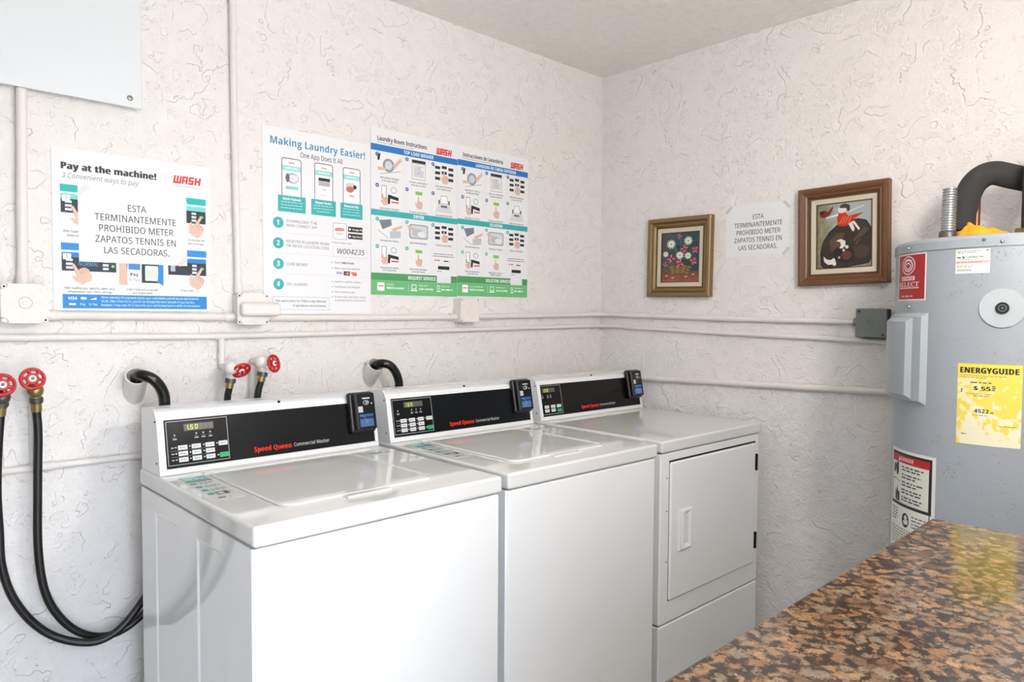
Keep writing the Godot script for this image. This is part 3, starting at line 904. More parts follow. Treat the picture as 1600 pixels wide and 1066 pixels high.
func reader_texture() -> ImageTexture:
	var W := 140
	var H := 232
	var im := canvas(W, H, Color(0.035, 0.042, 0.055))
	rect(im, 3, 0, 5, H, Color(0.32, 0.34, 0.37))
	rect(im, 50, 25, 56, 8, Color(0.85, 0.87, 0.9))
	oval(im, 76, 58, 22, 16, Color(0.75, 0.77, 0.80))
	oval(im, 76, 58, 18, 12, Color(0.035, 0.042, 0.055))
	for k in 3:
		path(im, [Vector2(72 + k * 7, 50), Vector2(76 + k * 7, 58), Vector2(72 + k * 7, 66)], 3, Color(0.9, 0.92, 0.94))
	rect(im, 112, 62, 10, 8, Color(0.85, 0.87, 0.9))
	rect(im, 14, 82, 34, 40, Color(0.80, 0.80, 0.82))
	for k in 3:
		rect(im, 18, 90 + k * 10, 26, 3, Color(0.60, 0.61, 0.64))
	return tex(im)

func screen_texture() -> ImageTexture:
	var im := canvas(96, 80, Color(0.42, 0.58, 0.82))
	rect(im, 0, 0, 96, 16, Color(0.36, 0.52, 0.80))
	rect(im, 0, 16, 96, 14, Color(0.10, 0.25, 0.62))
	for k in 4:
		rect(im, 10, 38 + k * 10, [60, 74, 50, 66][k], 3, Color(0.62, 0.74, 0.90))
	path(im, [Vector2(8, 6), Vector2(30, 14), Vector2(44, 34), Vector2(50, 60)], 4, Color(0.66, 0.78, 0.94))
	return tex(im)

func sticker_texture() -> ImageTexture:
	# instruction sticker on the washer top
	var W := 200
	var H := 620
	var im := canvas(W, H, Color(0.80, 0.80, 0.79))
	rect(im, 10, 8, 180, 110, Color(0.42, 0.68, 0.68))
	for k in 2:
		small_print(im, 25, 26 + k * 36, 150, 1, 20, 16, Color(0.85, 0.93, 0.92), 70 + k)
	rect(im, 10, 118, 180, 34, Color(0.05, 0.42, 0.42))
	for k in 4:
		var y := 170 + k * 92
		rect(im, 16, y, 44, 46, Color(0.10, 0.55, 0.54))
		small_print(im, 76, y + 4, 110, 3, 18, 9, [Color(0.36, 0.36, 0.37), Color(0.30, 0.40, 0.41)][k % 2], 90 + k)
	rect(im, 70, 440, 80, 70, Color(0.20, 0.24, 0.25))
	rect(im, 82, 452, 40, 46, Color(0.75, 0.76, 0.76))
	small_print(im, 40, 562, 140, 1, 20, 24, Color(0.45, 0.22, 0.22), 99)
	return tex(im)

func sticker_small_texture() -> ImageTexture:
	var im := canvas(220, 120, Color(0.80, 0.80, 0.79))
	for k in 5:
		poly(im, [Vector2(14 + k * 24, 20 + (k % 2) * 30), Vector2(44 + k * 24, 16 + (k % 3) * 12), Vector2(40 + k * 24, 70 + (k % 2) * 12), Vector2(10 + k * 24, 64)], [Color(0.10, 0.45, 0.45), Color(0.35, 0.62, 0.62), Color(0.25, 0.27, 0.28)][k % 3])
	rect(im, 160, 60, 50, 34, Color(0.40, 0.40, 0.40))
	return tex(im)

func painting_flowers() -> ImageTexture:
	var W := 380
	var H := 488
	var im := canvas(W, H, Color(0.3, 0.4, 0.42))
	var nz := noise(FastNoiseLite.TYPE_SIMPLEX_SMOOTH, 0.012, 3, 3)
	for y in H:
		for x in W:
			var q := nz.get_noise_2d(x, y) * 0.5
			var a := Color(0.30, 0.29, 0.31).lerp(Color(0.07, 0.22, 0.27), clampf(float(x) / W * 1.3 - 0.2 + q, 0, 1))
			a = a.lerp(Color(0.10, 0.34, 0.37), clampf(0.8 - Vector2(x - W * 0.45, (y - H * 0.22)).length() / 130.0 + q, 0, 1))
			if y > H * 0.78:
				a = Color(0.46, 0.24, 0.20).lerp(Color(0.60, 0.34, 0.24), clampf((y - H * 0.8) / (H * 0.2) + q, 0, 1))
			im.set_pixel(x, y, a)
	var rng := RandomNumberGenerator.new()
	rng.seed = 4
	for k in 70:   # leaves
		var a := rng.randf_range(0, TAU)
		var c := Vector2(W * 0.5, H * 0.46) + Vector2(cos(a) * rng.randf_range(20, 130), sin(a) * rng.randf_range(10, 105))
		oval(im, c.x, c.y, rng.randf_range(14, 26), rng.randf_range(4, 8), [Color(0.03, 0.12, 0.12), Color(0.05, 0.22, 0.18), Color(0.07, 0.30, 0.32), Color(0.12, 0.34, 0.22)][k % 4], rng.randf_range(0, PI))
	for s in [[0.5, 0.12], [0.27, 0.25], [0.7, 0.2], [0.36, 0.3]]:
		path(im, [Vector2(W * s[0], H * s[1]), Vector2(W * 0.5, H * 0.55)], 4, Color(0.30, 0.50, 0.44))
	# basket
	poly(im, [Vector2(W * 0.20, H * 0.655), Vector2(W * 0.78, H * 0.655), Vector2(W * 0.70, H * 0.80), Vector2(W * 0.60, H * 0.835), Vector2(W * 0.36, H * 0.835), Vector2(W * 0.27, H * 0.80)], Color(0.20, 0.15, 0.07))
	for r in 6:
		for k in 7:
			var wq := 0.54 - 0.03 * r
			oval(im, W * (0.49 - wq / 2 + wq * (k + 0.5 * (r % 2)) / 6.6), H * (0.675 + 0.027 * r), 20, 5, Color(0.60, 0.52, 0.26) if (k + r) % 2 else Color(0.46, 0.37, 0.17))
	for f in [[0.26, 0.235, 46, 0], [0.70, 0.185, 44, 0], [0.12, 0.43, 30, 0], [0.49, 0.46, 42, 0], [0.70, 0.475, 36, 0], [0.47, 0.085, 26, 1], [0.60, 0.335, 40, 1], [0.87, 0.365, 36, 1], [0.27, 0.52, 42, 1], [0.49, 0.62, 44, 1], [0.84, 0.585, 38, 1], [0.11, 0.63, 26, 1]]:
		var c := Vector2(f[0] * W, f[1] * H)
		for k in 11:
			var a: float = TAU * k / 11 + f[0] * 9
			var o: Vector2 = c + Vector2(cos(a), sin(a)) * f[2] * 0.55
			var pc: Color = Color(0.88, 0.88, 0.85) if f[3] == 0 else ([Color(0.66, 0.14, 0.25), Color(0.82, 0.50, 0.58), Color(0.55, 0.08, 0.18)][k % 3])
			oval(im, o.x, o.y, f[2] * 0.45, f[2] * 0.14, pc, a)
		oval(im, c.x, c.y, f[2] * 0.2, f[2] * 0.18, Color(0.62, 0.52, 0.22) if f[3] == 0 else Color(0.38, 0.05, 0.12))
	for p in [[0.15, 0.86], [0.32, 0.90], [0.66, 0.88], [0.84, 0.84]]:
		oval(im, W * p[0], H * p[1], 15, 5, Color(0.82, 0.72, 0.70), -0.2)
	path(im, [Vector2(W * 0.06, H * 0.89), Vector2(W * 0.12, H * 0.92), Vector2(W * 0.22, H * 0.90)], 3, Color(0.25, 0.12, 0.10))
	return tex(im)

func painting_bull() -> ImageTexture:
	var W := 380
	var H := 480
	var im := canvas(W, H, Color(0.6, 0.64, 0.63))
	var nz := noise(FastNoiseLite.TYPE_SIMPLEX_SMOOTH, 0.014, 9, 3)
	for y in H:
		for x in W:
			var q := nz.get_noise_2d(x, y) * 0.45
			var a := Color(0.60, 0.64, 0.63).lerp(Color(0.46, 0.42, 0.28), clampf(1.0 - float(x) / W * 2.6 + q, 0, 1))
			a = a.lerp(Color(0.40, 0.37, 0.31), clampf((float(y) / H - 0.82) * 4.0 + q, 0, 1))
			im.set_pixel(x, y, a)
	var V := func(x: float, y: float) -> Vector2: return Vector2(x * W, y * H)
	var ink := Color(0.07, 0.055, 0.05)
	var hide := Color(0.17, 0.13, 0.10)
	var body := [V.call(0.10, 0.92), V.call(0.09, 0.74), V.call(0.14, 0.58), V.call(0.24, 0.45), V.call(0.38, 0.35), V.call(0.55, 0.30), V.call(0.74, 0.28), V.call(0.88, 0.31), V.call(0.96, 0.42), V.call(0.97, 0.60), V.call(0.985, 0.82), V.call(0.93, 0.93), V.call(0.70, 0.955), V.call(0.45, 0.985), V.call(0.15, 0.97)]
	poly(im, body, hide)
	body.append(body[0])
	path(im, body, 9, ink)
	poly(im, [V.call(0.24, 0.58), V.call(0.38, 0.46), V.call(0.52, 0.47), V.call(0.46, 0.62), V.call(0.28, 0.74)], Color(0.29, 0.23, 0.17))
	poly(im, [V.call(0.66, 0.58), V.call(0.86, 0.40), V.call(0.92, 0.44), V.call(0.72, 0.66)], Color(0.30, 0.24, 0.18))
	path(im, [V.call(0.62, 0.66), V.call(0.78, 0.56), V.call(0.94, 0.50)], 6, ink)
	oval(im, 0.80 * W, 0.76 * H, 0.14 * W, 0.10 * H, Color(0.25, 0.19, 0.14))
	path(im, [V.call(0.66, 0.70), V.call(0.64, 0.82), V.call(0.70, 0.93)], 7, ink)
	oval(im, 0.50 * W, 0.79 * H, 0.19 * W, 0.12 * H, ink, 0.3)
	oval(im, 0.38 * W, 0.63 * H, 0.10 * W, 0.045 * H, Color(0.36, 0.22, 0.14), -0.6)
	oval(im, 0.55 * W, 0.80 * H, 0.09 * W, 0.07 * H, Color(0.36, 0.19, 0.13))
	# horns
	var cream := Color(0.86, 0.84, 0.80)
	poly(im, [V.call(0.36, 0.58), V.call(0.45, 0.555), V.call(0.53, 0.59), V.call(0.53, 0.66), V.call(0.47, 0.70), V.call(0.42, 0.69), V.call(0.45, 0.65), V.call(0.44, 0.60)], cream)
	oval(im, 0.555 * W, 0.68 * H, 0.03 * W, 0.026 * H, cream)
	poly(im, [V.call(0.14, 0.80), V.call(0.15, 0.88), V.call(0.22, 0.93), V.call(0.30, 0.93), V.call(0.36, 0.88), V.call(0.33, 0.83), V.call(0.27, 0.86), V.call(0.20, 0.85)], cream)
	oval(im, 0.335 * W, 0.92 * H, 0.035 * W, 0.03 * H, cream)
	oval(im, 0.50 * W, 0.725 * H, 0.022 * W, 0.02 * H, Color(0.78, 0.76, 0.72))
	oval(im, 0.42 * W, 0.83 * H, 0.02 * W, 0.018 * H, Color(0.70, 0.68, 0.64))
	# rider in a red dress
	var red := Color(0.72, 0.14, 0.07)
	poly(im, [V.call(0.38, 0.17), V.call(0.52, 0.16), V.call(0.58, 0.22), V.call(0.84, 0.19), V.call(0.70, 0.26), V.call(0.62, 0.32), V.call(0.55, 0.37), V.call(0.40, 0.36), V.call(0.38, 0.27)], red)
	for k in 4:
		stroke(im, V.call(0.42 + 0.05 * k, 0.33), V.call(0.50 + 0.045 * k, 0.22), 5, Color(0.86, 0.50, 0.22))
	poly(im, [V.call(0.58, 0.34), V.call(0.64, 0.31), V.call(0.69, 0.42), V.call(0.67, 0.46), V.call(0.64, 0.44)], cream)
	poly(im, [V.call(0.64, 0.31), V.call(0.68, 0.30), V.call(0.78, 0.42), V.call(0.76, 0.45)], cream)
	poly(im, [V.call(0.40, 0.17), V.call(0.40, 0.205), V.call(0.18, 0.23), V.call(0.18, 0.215)], cream)
	poly(im, [V.call(0.54, 0.15), V.call(0.84, 0.08), V.call(0.85, 0.095), V.call(0.56, 0.18)], Color(0.74, 0.75, 0.76))
	oval(im, 0.47 * W, 0.115 * H, 0.075 * W, 0.055 * H, cream)
	poly(im, [V.call(0.42, 0.09), V.call(0.44, 0.045), V.call(0.52, 0.03), V.call(0.60, 0.06), V.call(0.61, 0.13), V.call(0.57, 0.16), V.call(0.54, 0.10)], Color(0.24, 0.19, 0.16))
	# bird
	poly(im, [V.call(0.06, 0.12), V.call(0.16, 0.10), V.call(0.22, 0.13), V.call(0.30, 0.05), V.call(0.31, 0.08), V.call(0.25, 0.18), V.call(0.14, 0.22), V.call(0.08, 0.19)], Color(0.42, 0.10, 0.07))
	oval(im, 0.11 * W, 0.14 * H, 0.045 * W, 0.03 * H, Color(0.22, 0.08, 0.06))
	return tex(im)

func badge_texture() -> ImageTexture:
	var W := 250
	var H := 250
	var im := canvas(W, H, Color(0.88, 0.82, 0.81))
	rect(im, 8, 8, W - 16, H - 16, Color(0.60, 0.07, 0.10))
	var w := Color(0.92, 0.80, 0.80)
	var red := Color(0.60, 0.07, 0.10)
	oval(im, 112, 62, 62, 50, w)
	oval(im, 112, 62, 55, 44, red)
	oval(im, 112, 62, 44, 35, w)
	oval(im, 112, 64, 34, 26, red)
	oval(im, 112, 66, 26, 20, w)
	oval(im, 112, 66, 18, 13, red)
	rect(im, 48, 120, 124, 22, w)
	text(im, "STATE", 110, 124, 14, red, bold, 110, 1)
	text(im, "SELECT", 112, 151, 25, w, serif, 190, 1)
	rect(im, 20, 180, 184, 5, w)
	small_print(im, 52, 222, 116, 1, 10, 8, Color(0.82, 0.62, 0.62), 5)
	return tex(im)

func contractor_texture() -> ImageTexture:
	var W := 300
	var H := 240
	var im := canvas(W, H, Color(0.87, 0.89, 0.85))
	small_print(im, 14, 14, 230, 2, 16, 7, Color(0.40, 0.42, 0.40), 3)
	oval(im, 276, 16, 8, 7, Color(0.15, 0.16, 0.16))
	text(im, "CONTRACTOR", 96, 70, 18, Color(0.22, 0.24, 0.24), bold, 150)
	rect(im, 12, 74, 36, 14, Color(0.35, 0.37, 0.37))
	poly(im, [Vector2(58, 70), Vector2(86, 72), Vector2(74, 96)], Color(0.15, 0.16, 0.17))
	small_print(im, 40, 98, 190, 1, 12, 6, Color(0.5, 0.52, 0.5), 4)
	rect(im, 4, 116, W - 8, 24, Color(0.90, 0.66, 0.64))
	small_print(im, 12, 124, 270, 1, 10, 8, Color(0.82, 0.42, 0.40), 6)
	small_print(im, 12, 160, 150, 2, 14, 6, Color(0.48, 0.52, 0.46), 7)
	for k in 34:
		rect(im, 12 + k * 4, 196, 1 + (k * 7) % 3, 22, Color(0.40, 0.41, 0.40))
	return tex(im)

func energy_texture() -> ImageTexture:
	var W := 420
	var H := 630
	var im := canvas(W, H, Color(0.86, 0.80, 0.30))
	var nz := noise(FastNoiseLite.TYPE_SIMPLEX_SMOOTH, 0.012, 21, 5)
	# sun-bleached paper: the yellow has gone from the left and lower part, with a ragged outline
	for y in H:
		for x in W:
			var fx := float(x) / W
			var fy := float(y) / H
			var q := nz.get_noise_2d(x * 1.0, y * 1.0)
			var bleach := smoothstep(-0.04, 0.14, (fy - 0.64) + 0.5 * q + 0.30 * clampf(0.62 - fx, -0.1, 0.5)) * smoothstep(0.02, 0.12, fx + 0.1 * q)
			var patch := smoothstep(0.10, 0.3, q + 0.45 * smoothstep(0.5, 0.06, absf(fx - 0.22)) - 0.15) * smoothstep(0.12, 0.2, fy) * 0.7
			var c := Color(0.89, 0.81, 0.34).lerp(Color(0.90, 0.885, 0.76), clampf(maxf(bleach, patch), 0, 1))
			im.set_pixel(x, y, c)
	rect(im, 0, 0, W, 5, Color(0.80, 0.72, 0.22))
	var k := Color(0.06, 0.05, 0.05)
	for dx in [0.0, 1.5, 3.0]:
		text(im, "ENERGYGUIDE", 12 + dx, 32, 42, k, bold, 390)
	text(im, "$ 55", 108, 176, 30, k, bold, 118)
	text(im, "$ 55", 109, 176, 30, k, bold, 118)
	small_print(im, 90, 142, 230, 1, 12, 9, Color(0.35, 0.32, 0.14), 8)
	small_print(im, 230, 168, 26, 3, 14, 8, Color(0.30, 0.28, 0.14), 18)
	small_print(im, 20, 92, 330, 2, 14, 5, Color(0.55, 0.50, 0.20), 28)
	small_print(im, 60, 232, 300, 1, 12, 4, Color(0.45, 0.42, 0.2), 38)
	small_print(im, 112, 246, 130, 1, 12, 6, Color(0.5, 0.47, 0.25), 48)
	rect(im, 26, 200, 14, 7, k)
	rect(im, 26, 212, 8, 14, k)
	text(im, "4522", 118, 352, 28, k, bold, 100)
	small_print(im, 226, 370, 24, 1, 12, 8, Color(0.30, 0.28, 0.18), 58)
	small_print(im, 106, 396, 130, 1, 12, 5, Color(0.55, 0.52, 0.36), 68)
	small_print(im, 280, 470, 120, 1, 12, 5, Color(0.50, 0.46, 0.24), 78)
	small_print(im, 36, 548, 40, 1, 12, 6, Color(0.3, 0.3, 0.2), 88)
	return tex(im)

func warning_texture() -> ImageTexture:
	var W := 340
	var H := 620
	var im := canvas(W, H, Color(0.86, 0.86, 0.83))
	var k := Color(0.07, 0.065, 0.065)
	rect(im, 14, 14, 308, 256, k)
	rect(im, 26, 26, 284, 36, Color(0.66, 0.07, 0.10))
	text(im, "DANGER", 110, 34, 18, Color(0.9, 0.85, 0.83), bold)
	poly(im, [Vector2(86, 54), Vector2(97, 32), Vector2(108, 54)], Color(0.9, 0.85, 0.83))
	rect(im, 22, 62, 284, 194, Color(0.84, 0.84, 0.80))
	# hands and flame signs
	oval(im, 48, 96, 12, 26, k, 0.2)
	oval(im, 76, 96, 15, 32, k)
	for q in 3:
		rect(im, 66 + q * 9, 66, 6, 26, k)
	path(im, [Vector2(26, 152), Vector2(60, 146), Vector2(104, 156)], 5, Color(0.72, 0.40, 0.36))
	poly(im, [Vector2(60, 250), Vector2(56, 190), Vector2(68, 210), Vector2(80, 176), Vector2(88, 210), Vector2(102, 200), Vector2(104, 252)], k)
	poly(im, [Vector2(68, 248), Vector2(76, 214), Vector2(92, 246)], Color(0.6, 0.1, 0.1))
	for q in 5:
		small_print(im, 122, 76 + q * 36, 160, 2, 14, 7, Color(0.26, 0.26, 0.26), 100 + q)
	small_print(im, 24, 286, 70, 5, 13, 6, Color(0.35, 0.35, 0.35), 120)
	oval(im, 160, 330, 28, 34, k)
	oval(im, 162, 318, 12, 12, Color(0.84, 0.84, 0.80))
	poly(im, [Vector2(142, 334), Vector2(182, 326), Vector2(178, 348), Vector2(150, 352)], Color(0.84, 0.84, 0.80))
	small_print(im, 206, 300, 100, 4, 16, 6, Color(0.38, 0.38, 0.38), 130)
	small_print(im, 24, 376, 280, 7, 13, 5, Color(0.40, 0.40, 0.40), 140)
	rect(im, 310, 270, 5, 340, k)
	rect(im, 14, 480, 300, 26, Color(0.20, 0.20, 0.20))
	small_print(im, 40, 488, 240, 1, 13, 9, Color(0.8, 0.8, 0.78), 150)
	small_print(im, 24, 518, 280, 4, 13, 5, Color(0.40, 0.40, 0.40), 160)
	rect(im, 14, 576, 300, 6, k)
	rect(im, 24, 588, 36, 20, Color(0.66, 0.2, 0.2))
	return tex(im)

func heater_texture() -> ImageTexture:
	# painted steel: specks and rust-brown stains
	var N := 1024
	var im := Image.create_empty(N, N, false, Image.FORMAT_RGB8)
	var a := noise(FastNoiseLite.TYPE_SIMPLEX_SMOOTH, 0.10, 3, 3).get_seamless_image(N, N).get_data()
	var b := noise(FastNoiseLite.TYPE_SIMPLEX_SMOOTH, 0.007, 4, 3).get_seamless_image(N, N).get_data()
	var out := PackedByteArray()
	out.resize(N * N * 3)
	for i in N * N:
		var f := a[i] / 255.0
		var g := b[i] / 255.0
		var st := smoothstep(0.50, 0.80, f) * smoothstep(0.68, 0.92, g)
		var sp := smoothstep(0.84, 0.90, f)
		var c := Color(0.985, 0.985, 0.985).lerp(Color(0.86, 0.82, 0.74), st).lerp(Color(0.62, 0.60, 0.58), sp)
		out[i * 3] = int(c.r * 255)
		out[i * 3 + 1] = int(c.g * 255)
		out[i * 3 + 2] = int(c.b * 255)
	im.set_data(N, N, false, Image.FORMAT_RGB8, out)
	return tex(im)

# ------------------------------------------------------------------ materials
func triplanar(m: StandardMaterial3D, s: float) -> void:
	m.uv1_triplanar = true
	m.uv1_world_triplanar = true
	m.uv1_scale = Vector3.ONE * s
	m.texture_repeat = true

func make_materials() -> void:
	var wt := wall_textures()
	var m := mat("wall_paint", Color(0.915, 0.907, 0.901), 0.72, 0.0, wt[1])
	m.heightmap_enabled = true
	m.heightmap_texture = wt[0]
	m.heightmap_scale = 1.3
	triplanar(m, 1.0 / 1.1)
	m = mat("ceiling_paint", Color(0.945, 0.93, 0.915), 0.75, 0.0, wt[1])
	m.heightmap_enabled = true
	m.heightmap_texture = wt[0]
	m.heightmap_scale = 0.8
	triplanar(m, 1.0 / 0.8)
	m = mat("pipe_paint", Color(0.905, 0.888, 0.874), 0.5, 0.0, wt[1])
	triplanar(m, 1.0 / 0.5)
	mat("strap_paint", Color(0.900, 0.880, 0.865), 0.55)
	mat("hole", Color(0.06, 0.055, 0.05), 0.8)
	m = mat("floor_tile", Color(0.52, 0.51, 0.49), 0.55, 0.0, wt[1])
	triplanar(m, 1.0)
	mat("pavement", Color(0.77, 0.765, 0.755), 0.9)
	mat("enamel", Color(0.925, 0.928, 0.925), 0.22)
	mat("enamel_top_dimmed", Color(0.855, 0.855, 0.845), 0.05)  # darker copy of the enamel; shade on the tops put into the colour
	mat("enamel_side", Color(0.925, 0.928, 0.925), 0.04)
	M.enamel_side.metallic_specular = 0.65
	M.enamel_top_dimmed.metallic_specular = 0.6
	mat("trim_metal", Color(0.86, 0.87, 0.88), 0.28, 0.35)
	mat("gap", Color(0.10, 0.10, 0.10), 0.8)
	mat("key_green", Color(0.10, 0.62, 0.38), 0.4)
	mat("plastic_black", Color(0.045, 0.048, 0.055), 0.30)
	mat("plastic_white", Color(0.90, 0.905, 0.91), 0.35)
	mat("hinge", Color(0.10, 0.10, 0.105), 0.4, 0.6)
	mat("rubber", Color(0.060, 0.062, 0.066), 0.42)
	mat("rubber_gloss", Color(0.040, 0.040, 0.045), 0.22)
	mat("brass", Color(0.62, 0.55, 0.36), 0.40, 0.85)
	mat("old_steel", Color(0.40, 0.39, 0.37), 0.45, 0.8)
	mat("red_paint", Color(0.70, 0.07, 0.11), 0.30)
	mat("pvc", Color(0.88, 0.86, 0.84), 0.45)
	mat("box_steel", Color(0.47, 0.49, 0.48), 0.55, 0.55)
	mat("box_dark", Color(0.16, 0.16, 0.16), 0.6)
	mat("screw_steel", Color(0.55, 0.55, 0.55), 0.35, 0.8)
	mat("cabinet_metal", Color(0.855, 0.872, 0.888), 0.45)
	var film := mat("tape", Color(0.92, 0.93, 0.93, 0.22), 0.15)
	film.transparency = BaseMaterial3D.TRANSPARENCY_ALPHA
	mat("gilt", Color(0.50, 0.41, 0.27), 0.42, 0.35)
	mat("gilt_dark", Color(0.36, 0.28, 0.16), 0.5, 0.25)
	mat("oak_frame", Color(0.40, 0.255, 0.15), 0.38)
	mat("oak_inner", Color(0.30, 0.20, 0.12), 0.45)
	mat("linen", Color(0.80, 0.76, 0.68), 0.9)
	mat("copper", Color(0.55, 0.36, 0.24), 0.4, 0.8)
	mat("insulation", Color(0.20, 0.20, 0.20), 0.95)
	mat("flex_metal", Color(0.72, 0.73, 0.74), 0.30, 0.8)
	mat("cloth_yellow", Color(0.93, 0.66, 0.16), 0.85)
	mat("cabinet_wood", Color(0.55, 0.40, 0.27), 0.5)
	m = mat("heater_paint", Color(0.595, 0.624, 0.648), 0.36, 0.0, heater_texture())
	triplanar(m, 1.0 / 0.9)
	mat("heater_cover", Color(0.610, 0.638, 0.660), 0.33)
	mat("disc_paint", Color(0.665, 0.690, 0.708), 0.40)
	m = mat("granite", Color.WHITE, 0.13, 0.0, granite_texture())
	m.texture_repeat = true
	mat("poster_pay", Color.WHITE, 0.55, 0.0, poster_pay())
	mat("poster_app", Color.WHITE, 0.55, 0.0, poster_app())
	mat("poster_english", Color.WHITE, 0.55, 0.0, poster_steps(false))
	mat("poster_spanish", Color.WHITE, 0.55, 0.0, poster_steps(true))
	mat("notice", Color.WHITE, 0.5, 0.0, notice_texture())
	mat("panel_washer", Color.WHITE, 0.16, 0.0, panel_texture(0.617, 0.123, false))
	mat("panel_dryer", Color.WHITE, 0.16, 0.0, panel_texture(0.617, 0.123, true))
	M.panel_washer.metallic_specular = 0.35
	M.panel_dryer.metallic_specular = 0.35
	mat("key_white", Color.WHITE, 0.4, 0.0, key_texture())
	var dt := display_textures()
	m = mat("display_glass", Color.WHITE, 0.3, 0.0, dt[0])
	m.emission_enabled = true
	m.emission = Color.BLACK
	m.emission_texture = dt[1]
	m.emission_energy_multiplier = 1.2
	mat("reader_face", Color.WHITE, 0.25, 0.0, reader_texture())
	var sc := screen_texture()
	m = mat("reader_screen", Color(0.2, 0.2, 0.2), 0.2, 0.0, sc)
	m.emission_enabled = true
	m.emission = Color.BLACK
	m.emission_texture = sc
	m.emission_energy_multiplier = 0.8
	mat("sticker_print", Color.WHITE, 0.3, 0.0, sticker_texture())
	mat("sticker_small", Color.WHITE, 0.3, 0.0, sticker_small_texture())
	mat("painting_flowers", Color.WHITE, 0.45, 0.0, painting_flowers())
	mat("painting_bull", Color.WHITE, 0.45, 0.0, painting_bull())
	mat("badge", Color.WHITE, 0.4, 0.0, badge_texture())
	mat("contractor", Color.WHITE, 0.45, 0.0, contractor_texture())
	mat("energy", Color.WHITE, 0.55, 0.0, energy_texture())
	mat("warning", Color.WHITE, 0.5, 0.0, warning_texture())
	m = mat("unseen_lamp_diffuser", Color(0.95, 0.94, 0.92), 0.6)
	m.emission_enabled = true
	m.emission = Color(1.0, 0.90, 0.78)
	m.emission_energy_multiplier = 1.2

# ------------------------------------------------------------------ machines
const FACE_E := Vector3(0, 0.9811, -0.1935)
const FACE_N := Vector3(0, 0.1935, 0.9811)

